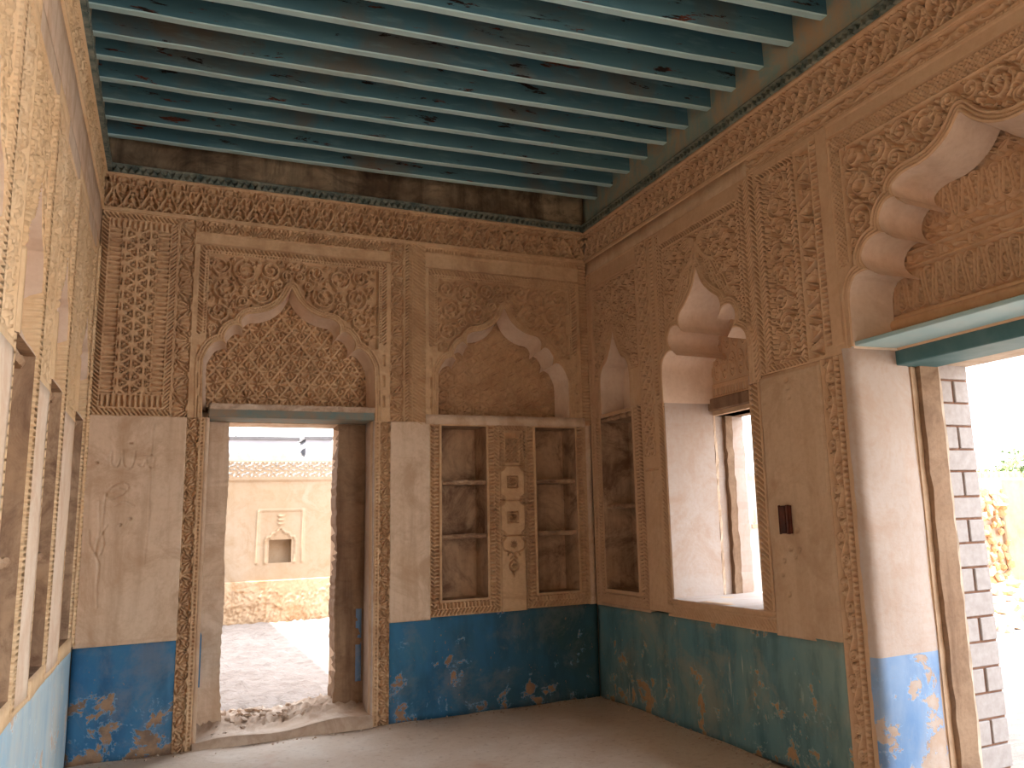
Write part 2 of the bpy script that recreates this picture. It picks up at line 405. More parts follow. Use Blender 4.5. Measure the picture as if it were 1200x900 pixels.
def loops(p, h, v0):
    def f(U, V):
        m = np.zeros_like(U)
        for ph, up in ((0., 1), (.5, -1)):
            x = ((U/p+ph) % 1-.5)*p; y = (V-v0-h/2)*up
            R1, R2 = .235*p, .075*p; y0, y1 = -h/2+R1+.006, h/2-R2-.006
            t = np.clip((y-y0)/(y1-y0), 0, 1); d = np.hypot(x, y-(y0+t*(y1-y0)))-(R1+(R2-R1)*t)
            m = np.maximum(m, ss((.0075-np.abs(d))/.004)); m = np.maximum(m, ss((.005-np.abs(d+.019))/.004)*(y < y1))
        return m
    return f
def crisscross(p):
    def f(U, V):
        a = ((U+V)/p) % 1; b = ((U-V)/p) % 1
        return np.maximum(ss((.2-np.minimum(a, 1-a))/.08), ss((.2-np.minimum(b, 1-b))/.08))
    return f

def smooth_pts(pts, n=5):
    p = np.asarray(pts, float); p = np.vstack([2*p[0]-p[1], p, 2*p[-1]-p[-2]]); out = []
    for i in range(1, len(p)-2):
        for k in range(n):
            t = k/n; a, b, c, d = p[i-1:i+3]
            out.append(.5*((2*b)+(-a+c)*t+(2*a-5*b+4*c-d)*t*t+(-a+3*b-3*c+d)*t**3))
    out.append(p[-2]); return np.array(out)

def scroll(cv, x, y, r, a0, sgn, top=0., w=.006, D=.02):
    if r > .028:
        n = int(16+r*120); t = np.linspace(0, 1, n); turns = 1.5
        ang = a0+sgn*t*turns*2*math.pi; rr = (r-w)*(1-.68*t**1.15)
        cv.stroke(np.c_[x+rr*np.cos(ang), y+rr*np.sin(ang)], w, top, D=D)
        e = ang[-1]; ex, ey = x+rr[-1]*math.cos(e), y+rr[-1]*math.sin(e)
        for k in range(3): cv.leaf(ex, ey, e+math.pi*.75*sgn+math.pi/2+(k-1)*.75, r*.42, r*.13, top, D)
        for k in (0.5, .62, .8):   # leaflets on the stem
            i = int(k*n*.6); cv.leaf(x+rr[i]*math.cos(ang[i]), y+rr[i]*math.sin(ang[i]), ang[i]+math.pi+sgn*.6, r*.30, r*.085, top, D)
    else:
        for k in range(4): cv.leaf(x, y, a0+k*math.pi/2, r*.95, r*.36, top, D)
def arabesque(cv, rect, clear=.055, cx=None, rmax=.085, D=.022, top=0., seedn=3):
    """pack scrolls and leaves in the part of rect that is outside the arch and its mouldings"""
    a, b, c, d = rect; q = cv.rect(a, b, c, d); U, V = cv.U[q], cv.V[q]
    free = np.minimum(np.minimum(U-a, b-U), np.minimum(V-c, d-V))
    if cv.poly is not None:
        free = np.minimum(free, np.where(cv.inside[q], -1, cv.sd[q]-clear)); cv.H[q] = np.where(free > -.004, -D, cv.H[q])
    else: cv.H[q] = -D
    f = free.copy(); L = []
    if cx is not None: f = np.where(U > cx+1e-6, -1, np.minimum(f, cx-U+.006))
    rn = np.random.default_rng(seedn)
    for _ in range(70):
        k = np.argmax(f); i, j = np.unravel_index(k, f.shape); r = f[i, j]
        if r < .013: break
        rr = min(r, rmax*(1. if len(L) % 3 else .8)); x, y = U[i, j], V[i, j]
        if rr < r:   # push against a neighbour so that scrolls touch
            cand = (f >= rr) & (f < rr+.008); ii = np.argwhere(cand)
            if len(ii): i, j = ii[np.argmin((U[cand]-a)**2*.5+(d-V[cand])**2)]; x, y = U[i, j], V[i, j]
        L.append((x, y, rr)); f = np.minimum(f, np.hypot(U-x, V-y)-rr-.004)
    for n, (x, y, r) in enumerate(L):
        a0 = rn.uniform(0, 6.28); sg = 1 if n % 2 else -1
        scroll(cv, x, y, r, a0, sg, top, D=D)
        if cx is not None: scroll(cv, 2*cx-x, y, r, math.pi-a0, -sg, top, D=D)
    # fill leftovers with small leaves, clip back to the field
    for _ in range(int((b-a)*(d-c)*600)):
        x, y = rn.uniform(a, b), rn.uniform(c, d)
        i = min(int((x-cv.r[0])/cv.du), len(cv.u)-2); j = min(int((y-cv.r[2])/cv.dv), len(cv.v)-2)
        if cv.H[i, j] < top-D*.9 and (cv.poly is None or (not cv.inside[i, j] and cv.sd[i, j] > clear)):
            cv.leaf(x, y, rn.uniform(0, 6.28), .040, .0085, top, D)
    if cv.poly is not None:
        m = (~cv.inside) & (cv.sd < clear-.004); return m
def moulding(cv, wtot=.055, top=.012):
    """rings of moulding outside the arch outline"""
    d = cv.sd/wtot; k = top*np.where(d < .30, np.sqrt(np.clip(1-((d-.15)/.17)**2, 0, 1)), np.where(d < .36, -.6, np.where(d < .66, .55*np.sqrt(np.clip(1-((d-.51)/.17)**2, 0, 1)), np.where(d < .72, -1., np.where(d < 1.0, .9*np.sqrt(np.clip(1-((d-.86)/.17)**2, 0, 1)), 0)))))
    m = (~cv.inside) & (d < 1.0); cv.H = np.where(m, k, cv.H)

PROF = {
 1: [[(1, -.14), (1, .30), (.975, .40), (.90, .485), (.81, .515), (.745, .49)],
     [(.745, .49), (.765, .565), (.70, .635), (.63, .655), (.565, .625)],
     [(.565, .625), (.575, .70), (.51, .75), (.40, .765), (.30, .785), (.18, .83), (.08, .90), (0, 1.0)]],
 2: [[(1, -.03), (1, .22), (.985, .31), (.93, .375), (.82, .385), (.73, .34)],
     [(.73, .34), (.83, .41), (.86, .48), (.79, .55), (.66, .56), (.565, .50)],
     [(.565, .50), (.66, .57), (.68, .65), (.62, .72), (.53, .725), (.46, .66)],
     [(.46, .66), (.53, .72), (.55, .79), (.45, .83), (.31, .835), (.20, .86), (.09, .915), (0, 1.0)]],
 3: [[(1, -.05), (1, .24), (.95, .34), (.82, .39), (.70, .39), (.60, .34)],
     [(.60, .34), (.76, .43), (.80, .51), (.70, .59), (.54, .59), (.42, .52)],
     [(.42, .52), (.50, .60), (.46, .68), (.33, .735), (.22, .79), (.10, .87), (0, 1.0)]],
 4: [[(1, -.05), (1, .35), (.93, .50), (.80, .58)], [(.80, .58), (.70, .60), (.50, .64), (.30, .74), (.12, .86), (0, 1.0)]],
}
def arch(kind, cx, hw, v0, H, lean=0.):
    P = []
    for seg in PROF[kind]: P += list(smooth_pts(seg, 6)[(1 if P else 0):])
    R = np.array(P); Lft = R*[-1, 1]; A = np.vstack([Lft, R[::-1][1:]])
    return np.c_[cx+A[:, 0]*hw+lean*np.clip(A[:, 1], 0, 1), v0+A[:, 1]*H]
def soffit(name, fr, E, cx, v0, depth, mat, parent, shrink=.05, n=6, bulge=.02, label=None):
    """cove running back from the outline E to the tympanum"""
    E = E.copy(); E[:, 1] = np.maximum(E[:, 1], v0-.03); rows = []
    for k in range(n+1):
        t = k/n; s = 1-shrink*t**1.6
        rows.append(fr.P(cx+(E[:, 0]-cx)*s, v0+(E[:, 1]-v0)*s, -depth*t+.004*(1-t)))
    P = np.array(rows); m = len(E); idx = np.arange((n+1)*m).reshape(n+1, m)
    F = np.stack([idx[:-1, :-1], idx[:-1, 1:], idx[1:, 1:], idx[1:, :-1]], -1).reshape(-1, 4)
    if fr.flip: F = F[:, ::-1]
    return link(name, mesh_np(name, P.reshape(-1, 3), F, True, 35), mat, parent, label=label)
def plainpanel(name, fr, a, b, c, d, mat, parent, h=0., res=.06, wob=.004, label=None, th=.09):
    cv = Cv(a, b, c, d, res); cv.H = h+wob*np.sin(cv.U*7+cv.V*3)*np.sin(cv.V*5.3+1)
    return cv.build(name, fr, mat, parent, skirt=th, label=label)

# ------------------------------------------------------------------ room shell
ZT = 4.95; ZC = 4.72; YS = -12.0  # room lengthened out of view to fit the larger added daylight opening
NL = [(2.59, 2.99), (3.42, 3.84)]
wall_back = link('wall_back', boxes_mesh('wall_back',
    wall_cells(BK, (-.7, 4.46, -.3, ZT), [(.95, 1.80, .0, 2.36)], -.6, -.3) +
    wall_cells(BK, (-.7, 4.46, -.3, ZT), [(.79, 2.02, .0, 2.46), (.66, 2.15, 2.40, 3.75), (2.48, 3.90, 2.42, 3.75), (2.57, 3.01, .86, 2.36), (3.40, 3.87, .86, 2.36)], -.3, -.078)), 'plain', kind='structure')
D2 = (3.31, 5.05)
RHOLES = [(.17, .76, .88, 2.42), (1.27, 2.36, .90, 3.5), (D2[0], D2[1], -.0, 2.43)]
R_END = -YS
R2 = [(1.26, 2.36, .90, 2.30), (D2[0], D2[1], -.0, 2.43), (5.30, 11.6, 0, 4.45)]  # last and largest opening is added out of view to let more daylight in
wall_right = link('wall_right', boxes_mesh('wall_right',
    wall_cells(RT, (-.6, R_END, -.3, ZT), R2, -.65, -.46) +
    wall_cells(RT, (0, R_END, -.3, ZT), [(.17, .76, .88, 3.5), (1.27, 2.40, .90, 3.5), (3.3, 5.1, 0, 3.6), (5.30, 11.6, 0, 4.45)], -.46, -.078)), 'plain_r', kind='structure')
LN = [(.36, .86), (1.62, 2.08), (2.65, 3.15), (3.65, 4.15), (4.65, 5.15), (5.65, 6.15)]
LEND = 12.0
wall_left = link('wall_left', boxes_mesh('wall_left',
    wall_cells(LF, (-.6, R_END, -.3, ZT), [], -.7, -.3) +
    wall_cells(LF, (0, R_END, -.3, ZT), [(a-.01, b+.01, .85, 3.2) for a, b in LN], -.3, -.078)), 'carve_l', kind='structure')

wall_south = link('wall_south', boxes_mesh('wall_south', wall_cells(Frame((-4, YS, 0), (1, 0, 0), (0, 1, 0)), (-.6, 4.6, -.3, ZT), [], -.5, 0)), 'plain', kind='structure')
# ---- floor
fl = Cv(0, 4.0, 0, -YS+.4, .05); fl.H = .012*np.sin(fl.U*2.1)*np.sin(fl.V*1.7)+.006*np.sin(fl.U*9+fl.V*5)
P = np.stack([-4+fl.U, .0-fl.V, fl.H], -1); idx = np.arange(fl.U.size).reshape(fl.U.shape)
F = np.stack([idx[:-1, :-1], idx[:-1, 1:], idx[1:, 1:], idx[1:, :-1]], -1).reshape(-1, 4)
floor = link('floor', mesh_np('floor', P.reshape(-1, 3), F), 'floor', kind='structure')

# ---- ceiling: boards over painted beams
ceiling = link('ceiling', boxes_mesh('ceiling', [(-4.6, .65, YS-.5, .6, ZT, ZT+.15)]), 'plank', kind='structure')
bx = -4.0
for i in range(27):
    w = .148
    link('ceiling_board' , boxes_mesh('ceiling_board', [(bx+.003, bx+w-.003, YS, .0, ZC-.015+.004*(i % 3), ZT)]), 'plank', ceiling); bx += w
for i in range(38):
    yl = -.135-.288*i; yr = -.31-.307*i
    w, zb = .062, 4.45+random.uniform(-.006, .006)
    if yr < YS+.2: break
    V, Fq = [], []
    nseg = 14
    for k in range(nseg+1):
        t = k/nseg; x = -4.02+t*4.04; y = yl+(yr-yl)*t; sag = -.012*math.sin(math.pi*t)+random.uniform(-.003, .003)
        V += [(x, y, ZC-.016), (x, y, zb+sag), (x, y+w, zb+sag), (x, y+w, ZC-.016)]
    for k in range(nseg):
        for j in range(4):
            a, b = 4*k+j, 4*k+(j+1) % 4; Fq.append((a, b, b+4, a+4))
    Fq += [(0, 3, 2, 1), (4*nseg, 4*nseg+1, 4*nseg+2, 4*nseg+3)]
    me = bpy.data.meshes.new('ceiling_beam'); me.from_pydata(V, [], Fq); me.update()
    bm = bmesh.new(); bm.from_mesh(me); bmesh.ops.recalc_face_normals(bm, faces=bm.faces[:])
    bmesh.ops.bevel(bm, geom=[e for e in bm.edges if abs((e.verts[0].co-e.verts[1].co).x) > .1 and max(v.co.z for v in e.verts) < 4.6], offset=.006, segments=1, affect='EDGES')
    bm.to_mesh(me); bm.free()
    me.materials.append(MT['beam']); me.materials.append(MT['beam_lit'])
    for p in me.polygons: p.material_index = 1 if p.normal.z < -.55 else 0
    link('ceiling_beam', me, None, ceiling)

# ------------------------------------------------------------------ shared carved pieces
def lily_cornice(fr, a, b, v0, v1, mat, parent, res=.006, p=.125, label=None):
    cv = Cv(a, b, v0, v1, res, -.024); h = v1-v0
    cv.fill(a, b, v0, v0+.03, .012); cv.fill(a, b, v1-.018, v1, .018)
    z0, z1 = v0+.035, v1-.065; H = z1-z0
    sh = smooth_pts([(-.10, .16), (-.24, .03), (-.40, .10), (-.36, .30), (-.20, .50), (-.10, .72), (-.16, .90), (-.30, .94), (-.38, .84)], 3)
    n = int((b-a)/p)+1
    for i in range(n):
        c = a+(i+.5)*p
        for sg in (-1, 1): cv.stroke(np.c_[c+sg*sh[:, 0]*p*1.12, z0+sh[:, 1]*H], .0062, .008, D=.032)
        cv.stroke([(c, z0+.02), (c, z0+H*.62)], .004, 0, D=.024)
        for k in (.16, .34, .52):
            for sg in (-1, 1): cv.leaf(c, z0+H*k, math.pi/2-sg*1.0, .030, .009, 0, .024)
        for k in (.25, .45, .65): 
            for sg in (-1, 1): cv.leaf(c+p/2, z0+H*(k+.1), math.pi/2-sg*.9, .026, .009, -.002, .022)
        cv.leaf(c, z0+H*.62, math.pi/2, .05, .012, .006, .03)
        for sg in (-1, 0, 1): cv.leaf(c+sg*.018, v1-.052, math.pi/2-sg*.7, .038, .012, .010, .034)
        cv.stroke([(c+p*.5-.02, v1-.035), (c+p*.5+.02, v1-.03)], .006, .004, D=.028)
    return cv.build('cornice', fr, mat, parent, label=label)
def dentil(fr, a, b, v0, v1, parent, h0=.0, h1=.045, p=.05):
    """row of small triangular teeth under the frieze"""
    cv = Cv(a, b, v0, v1, .006, h0); cv.band(a, b, v0, v1-.012, teeth(p), h1, 'u', h0+h1, flip=False)
    cv.fill(a, b, v1-.014, v1, h0+h1); return cv.build('dentil_trim', fr, 'teeth', parent, label='blackened teal saw-tooth trim')
def band_part(name, fr, a, b, c, d, fn, mat, parent, depth=.018, ax='v', top=0., res=.006, edge=.006, flip=False):
    cv = Cv(a, b, c, d, res, top)
    if ax == 'v': cv.band(a+edge, b-edge, c, d, fn, depth, ax, top, flip)
    else: cv.band(a, b, c+edge, d-edge, fn, depth, ax, top, flip)
    return cv.build(name, fr, mat, parent)
def frame_part(fr, outer, hole, mat, parent, res=.006, plain=.022, sides='lrb', p=.032, depth=.022, split=.5, top=.0):
    """carved frame round a niche: plain fillet, row of bars, slanting reeds"""
    a, b, c, d = outer; e, f, g, h = hole
    cv = Cv(a, b, c, d, res, top)
    e = cv.u[np.argmin(abs(cv.u-e))]; f = cv.u[np.argmin(abs(cv.u-f))]; g = cv.v[np.argmin(abs(cv.v-g))]; h = cv.v[np.argmin(abs(cv.v-h))]
    dl, dr, db, dt = e-cv.U, cv.U-f, g-cv.V, cv.V-h
    dist = np.maximum(np.maximum(dl, dr), np.maximum(db, dt)); wmax = {'l': e-a, 'r': b-f, 'b': g-c, 't': d-h}
    for side, dd in (('l', dl), ('r', dr), ('b', db), ('t', dt)):
        if side not in sides: continue
        m = (dd >= dist-1e-9) & (dist > plain); w = wmax[side]-plain-.006
        if w < .01: continue
        s = cv.V if side in 'lr' else cv.U; t = (dist-plain)/w
        sg = -1 if side in 'l' else 1
        inner = ss((np.abs((s/p) % 1-.5)*2-.35)/.25); x = (s/p+sg*(t-split)*2.0) % 1
        outerp = ss((np.minimum(x, 1-x)*2-.3)/.3)
        k = np.where(t < split-.03, inner, np.where(t < split+.03, 1, np.where(t < .97, outerp, 1)))
        k = np.where(t < .08, .2, k)
        cv.H = np.where(m, top-depth*(1-k), cv.H)
    cv.hole = (e, f, g, h)
    o = cv.build('niche_frame', fr, mat, parent)
    return (e, f, g, h)
def niche_box(name, fr, hole, depth, mat, parent, flare=.02, label=None, top=None):
    """inside of a rectangular recess: back and four cheeks"""
    a, b, c, d = hole; k = flare; a += .002; b -= .002; c += .003; d -= .003
    V = list(fr.P([a, b, b, a], [c, c, d, d], [0]*4))+list(fr.P([a+k, b-k, b-k, a+k], [c, c, d, d], [-depth]*4))
    F = [(4, 5, 6, 7), (0, 4, 7, 3), (5, 1, 2, 6), (0, 1, 5, 4), (7, 6, 2, 3)]
    if fr.flip: F = [f[::-1] for f in F]
    me = bpy.data.meshes.new(name); me.from_pydata([tuple(v) for v in V], [], F); me.update()
    return link(name, me, mat, parent, label=label)
def slab(name, fr, a, b, v, d0, d1, th, mat, parent, seed=0):
    """rough plaster shelf with an uneven front lip"""
    n = 14; r = random.Random(seed); V, F = [], []
    for i in range(n+1):
        u = a+(b-a)*i/n; j = r.uniform(-.006, .006); w = r.uniform(-.005, .005)
        for (h, z) in ((-d1, v+th), (-d0-.01+j, v+th+w), (-d0+j, v+th*.5+w), (-d0-.012+j, v+w), (-d1, v)): V.append(tuple(fr.P(u, z, h)))
    for i in range(n):
        for k in range(4): q = 5*i+k; F.append((q, q+1, q+6, q+5))
    me = bpy.data.meshes.new(name); me.from_pydata(V, [], F); me.update()
    bm = bmesh.new(); bm.from_mesh(me); bmesh.ops.recalc_face_normals(bm, faces=bm.faces[:]); bm.to_mesh(me); bm.free()
    return link(name, me, mat, parent)

# ------------------------------------------------------------------ back wall
wb_ = wall_back
lily_cornice(BK, 0, 4.0, 3.90, 4.20, 'carve', wb_)
dentil(BK, 0, 4.0, 4.20, 4.265, wb_)
plainpanel('frieze', BK, 0, 4.0, 4.26, ZC, 'friezestain', wb_, 0, label='soot-streaked brown frieze under the beams')
# lattice panel in the left corner
cv = Cv(0, .52, 2.36, 3.90, .0055)
cv.area(.145, .375, 2.52, 3.78, star(.082), .018)
cv.band(.055, .140, 2.52, 3.78, gadroon(.036), .018, 'v', flip=True)
cv.band(.380, .462, 2.52, 3.78, gadroon(.036), .018, 'v')
cv.band(.055, .462, 2.425, 2.515, gadroon(.036), .018, 'u'); cv.band(.055, .462, 3.785, 3.845, gadroon(.036), .018, 'u', flip=True)
cv.band(.004, .045, 2.40, 3.87, rope(.03, .6), .02, 'v'); cv.band(.475, .512, 2.40, 3.87, rope(.03, -.6), .016, 'v')
cv.band(.0, .52, 2.368, 2.410, rope(.03, .6), .016, 'u'); cv.band(.0, .52, 3.855, 3.893, rope(.03, .6), .016, 'u')
cv.build('carved_panel', BK, 'carve', wb_, label='tall lattice-carved panel framed by rope bands')
band_part('border_band', BK, .52, .645, 2.36, 3.90, fans(.13), 'carve', wb_, .018)
band_part('border_band', BK, .645, 2.15, 3.81, 3.90, fans(.12), 'carve', wb_, .016, 'u')
# bay over the doorway
def arch_bay(fr, a, b, c, d, E, cx, v0, parent, mat, m=.055, plain_top=.09, plain_side=.03, rmax=.10, res=.0056, seedn=3, bstart=.5, rope_w=.036, low_notch=True):
    cv = Cv(a, b, c, d, res); cv.set_poly(E)
    c = max(c, 2.42)
    t = d-plain_top; l, r = a+plain_side, b-plain_side
    cv.fill(a, b, t-.006, t+.004, -.022); cv.fill(a, b, t+.004, d-.01, -.006)
    yb = c+(d-c)*.42
    # rope and bead borders
    cv.band(l, l+rope_w, yb, t-.01, rope(.03, .55), .018, 'v'); cv.band(r-rope_w, r, yb, t-.01, rope(.03, -.55), .018, 'v')
    cv.band(l, r, t-.012-rope_w, t-.012, rope(.03, .5), .018, 'u')
    q = rope_w+.006
    cv.band(l+q, l+q+.02, yb, t-q-.014, dots(.022), .014, 'v'); cv.band(r-q-.02, r-q, yb, t-q-.014, dots(.022), .014, 'v')
    cv.band(l+q, r-q, t-q-.034, t-q-.014, dots(.022), .014, 'u')
    cv.band(l+.004, l+.028, c+.02, yb-.02, bars(.17), .012, 'v'); cv.band(r-.028, r-.004, c+.02, yb-.02, bars(.17), .012, 'v')
    e = q+.026
    arabesque(cv, (l+e, r-e, yb-.04, t-e-.012), m+.004, cx, rmax, seedn=seedn)
    moulding(cv, m)
    return cv.build('arch_panel', fr, mat, parent)
c1, hw1, v1 = 1.385, .645, 2.46
E1 = arch(1, c1, hw1, v1, .955, -.03)
arch_bay(BK, .645, 2.15, 2.36, 3.81, E1, c1-.015, v1, wb_, 'carve')
soffit('arch_soffit', BK, E1, c1, v1, .20, 'smoothcove', wb_, .045, label='pale smooth scalloped arch soffit')
cv = Cv(.70, 2.08, 2.44, 3.46, .0055); cv.area(.70, 2.08, 2.44, 3.46, flowerlat(.160, .225, c1, 2.44), .017)
cv.build('tympanum', Frame(BK.O+np.array((0, .198, 0)), BK.U, BK.N, 3.2), 'carve', wb_, label='arched tympanum of eight-petalled rosettes in a diamond lattice')
# bands between the two arches
band_part('border_band', BK, 2.15, 2.275, 2.36, 3.90, fans(.13), 'carve', wb_, .018)
band_part('border_band', BK, 2.275, 2.345, 2.36, 3.90, herr(.028), 'carve', wb_, .018)
band_part('border_band', BK, 2.345, 2.455, 2.34, 3.90, rope(.032, .9), 'carve', wb_, .016)
band_part('border_band', BK, 2.455, 3.92, 3.83, 3.90, dots(.026), 'carve', wb_, .016, 'u')
c2, hw2, v2 = 3.175, .61, 2.42
E2 = arch(1, c2, hw2, v2, .98, 0)
arch_bay(BK, 2.455, 3.92, 2.42, 3.83, E2, c2, v2, wb_, 'carve', plain_top=.12, seedn=8, rope_w=.045)
soffit('arch_soffit', BK, E2, c2, v2, .22, 'smoothcove', wb_, .07)
cv = Cv(2.50, 3.86, 2.40, 3.42, .0055); cv.area(2.50, 3.86, 2.40, 3.42, petals(.16), .017)
cv.build('tympanum', Frame(BK.O+np.array((0, .218, 0)), BK.U, BK.N, 3.2), 'carve', wb_, label='arched tympanum of interlaced swirling petals')
band_part('border_band', BK, 3.92, 4.0, 2.36, 3.90, bars(.03), 'carve', wb_, .018)
plainpanel('niche_ledge', BK, 2.455, 3.94, 2.345, 2.425, 'plain', wb_, .012, .05)
# strips beside the door
for a, b, f in ((.64, .725, False), (2.075, 2.16, True)): band_part('border_band', BK, a, b, .0, 2.36, fans(.105, 15), 'carve', wb_, .018, flip=f)
for a, b in ((.725, .765), (2.035, 2.075)): band_part('border_band', BK, a, b, .0, 2.36, dots(.028), 'carve', wb_, .014)
for a, b in ((.765, .795), (2.015, 2.035)): plainpanel('door_fillet', BK, a, b, .0, 2.36, 'plain', wb_, -.004, .03)
# plain panels with scratched marks
cv = Cv(0, .64, .76, 2.36, .007); cv.H = .004*np.sin(cv.U*7+cv.V*3)*np.sin(cv.V*5.3+1)
cv.fill(0, .64, .76, .785, .012)
def scr(pts, w=.0032, D=.006): cv.dig(smooth_pts(np.array(pts), 4), w, D)
ox, oy = .16, 2.02
for g in ([(0, .08), (.0, .0), (.03, -.03), (.05, 0), (.06, .06)], [(.07, .09), (.08, -.02), (.12, -.04), (.14, 0), (.15, .08)], [(.17, -.02), (.20, -.03), (.22, .02), (.24, -.03), (.27, -.03), (.28, .03)], [(.20, .06), (.26, .055)],
          [(-.02, -.22), (.02, -.16), (.08, -.14), (.12, -.18), (.06, -.24), (0, -.25), (-.02, -.22)], [(.02, -.20), (.06, -.18), (.10, -.20)], [(.04, -.30), (.10, -.28), (.16, -.31)]):
    scr([(ox+x, oy+y) for x, y in g])
scr([(.10, 1.75), (.115, 1.55), (.10, 1.40), (.125, 1.30), (.12, 1.15), (.13, 1.02)], .004); scr([(.14, 1.80), (.13, 1.60), (.145, 1.45), (.13, 1.38)], .003)
scr([(.42, 2.30), (.41, 2.0), (.42, 1.6), (.405, 1.3)], .002, .004); scr([(.10, 1.38), (.06, 1.45), (.05, 1.55)], .003); scr([(.12, 1.5), (.16, 1.58)], .003)
for x, y in ((.07, 2.02), (.28, 2.16), (.30, 1.62), (.24, 1.58)): cv.dig([(x, y), (x+.004, y)], .006, .012)
cv.build('plain_panel', BK, 'plain', wb_)
cv = Cv(2.16, 2.49, .76, 2.36, .012); cv.H = .004*np.sin(cv.U*9+cv.V*3)*np.sin(cv.V*5.3+1); cv.fill(2.16, 2.49, .76, .775, .012)
for k in range(8):
    a = k*math.pi/4; cv.dig([(2.30+.03*math.cos(a), 1.42+.03*math.sin(a)), (2.30+.034*math.cos(a), 1.42+.034*math.sin(a))], .006, .008)
cv.build('plain_panel', BK, 'plain', wb_)
# shelf niches
for i, (outer, hole) in enumerate((((2.49, 3.105, .775, 2.345), (2.59, 2.99, .90, 2.335)), ((3.37, 3.94, .785, 2.345), (3.42+.03, 3.84, .905, 2.335)))):
    if i == 1: outer = (3.345, 3.94, .785, 2.345)
    hole = frame_part(BK, outer, hole, 'carve', wb_)
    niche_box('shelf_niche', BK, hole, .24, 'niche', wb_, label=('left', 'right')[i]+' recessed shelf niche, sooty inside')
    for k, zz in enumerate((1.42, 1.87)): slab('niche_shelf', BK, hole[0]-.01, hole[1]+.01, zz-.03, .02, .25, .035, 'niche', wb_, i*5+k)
plainpanel('niche_fillet', BK, 3.94, 4.0, .78, 2.36, 'plain', wb_, -.008, .03)
cv = Cv(3.105, 3.345, .775, 2.345, .0055)
cv.band(3.108, 3.15, 2.0, 2.30, herr(.028), .014, 'v'); cv.band(3.30, 3.342, 2.0, 2.30, herr(.028), .014, 'v'); cv.band(3.108, 3.342, 2.305, 2.342, rope(.028), .014, 'u')
cv.area(3.16, 3.29, 2.02, 2.17, crisscross(.036), .016); cv.area(3.16, 3.29, 2.175, 2.23, crisscross(.024), .014); cv.fill(3.16, 3.29, 2.24, 2.29, -.012)
cc = 3.225
for vz in (1.855, 1.555):
    q = [(cc-.045, vz-.045), (cc+.045, vz-.045), (cc+.045, vz+.045), (cc-.045, vz+.045), (cc-.045, vz-.045)]; cv.dig(q, .003, .010)
    for k in range(12): a = k*math.pi/6; cv.leaf(cc+.006*math.cos(a), vz+.006*math.sin(a), a, .037, .006, D=.014, dig=True)
for vz in (1.995, 1.70, 1.40):
    cv.dig([(3.115, vz), (3.335, vz)], .003, .009)
    for sg in (-1, 1):
        for rr in (.04, .026): cv.dig([(cc+sg*.11-sg*rr*math.sin(t), vz+rr*math.cos(t)) for t in np.linspace(0, math.pi, 9)], .003, .008)
for k in range(8): a = k*math.pi/4; cv.leaf(cc, 1.325, a, .036, .008, D=.014, dig=True)
for sg in (-1, 1):
    t = np.linspace(0, 4.6, 16); cv.dig(np.c_[cc+sg*(.03+.024*np.cos(t)), 1.235+.026*np.sin(t)], .003, .010)
    cv.dig(smooth_pts([(cc, 1.20), (cc+sg*.035, 1.165), (cc+sg*.04, 1.13), (cc, 1.09)], 4), .0035, .010)
    cv.dig(smooth_pts([(cc+sg*.11, 1.36), (cc+sg*.095, 1.29), (cc+sg*.05, 1.265)], 4), .003, .009)
for k in range(6): a = k*math.pi/3; cv.leaf(cc, 1.145, a, .03, .008, D=.014, dig=True)
cv.leaf(cc, 1.10, -math.pi/2, .05, .009, D=.014, dig=True)
for x in (3.11, 3.34): cv.dig([(x, .78), (x, 2.3)], .003, .008)
cv.H = cv.H*2.0
cv.build('carved_panel', BK, 'carve', wb_, label='narrow carved strip with two square flowers between the shelf niches')
# dado
plainpanel('dado', BK, 0, .64, 0, .765, 'blue', wb_, -.004, .05, label='bright blue painted dado, flaking at the foot')
plainpanel('dado', BK, 2.16, 4.0, 0, .78, 'blue2', wb_, -.004, .05, label='blue dado, corner shade and grime painted in as dark teal')

# ------------------------------------------------------------------ doorway in the back wall
door_1 = link('door_1', boxes_mesh('door_1', [fbox(BK, .765, .795, .0, 2.36, -.3, -.01)]), 'reveal', kind='structure')
plainpanel('door_reveal', Frame(BK.O+np.array((2.018, 0, 0)), (0, 1, 0), (-1, 0, 0)), .0, .30, .0, 2.36, 'reveal', door_1, 0, .05, wob=.002, th=.012)
def rough_pier(name, u0, u1, edge_side, mat, h0=-.3, h1=-.6, seed=1):
    n = 90; r = random.Random(seed); V, F = [], []
    for i in range(n+1):
        z = 2.36*i/n; j = r.uniform(-.005, .005)+.006*math.sin(z*7+seed)+(.03*max(0, .5-z) if edge_side > 0 else -.02*max(0, .4-z)); e = (u1+j) if edge_side > 0 else (u0+j)
        o = u0 if edge_side > 0 else u1
        for (u, h) in ((o, h0+.012), (e, h0+.012+r.uniform(-.004, .004)), (e-.01*edge_side, h1)): V.append(tuple(BK.P(u, z, h)))
    for i in range(n):
        for k in range(2): q = 3*i+k; F.append((q, q+1, q+4, q+3))
    me = bpy.data.meshes.new(name); me.from_pydata(V, [], F); me.update()
    bm = bmesh.new(); bm.from_mesh(me); bmesh.ops.recalc_face_normals(bm, faces=bm.faces[:])
    bm.to_mesh(me); bm.free()
    return link(name, me, mat, door_1)
rough_pier('door_pier', .79, .955, 1, 'plain'); rough_pier('door_pier', 1.79, 2.02, -1, 'wood', seed=5)
link('door_lintel', boxes_mesh('door_lintel', [fbox(BK, .785, 2.03, 2.365, 2.435, -.31, .0)], .006), 'lintel', door_1)
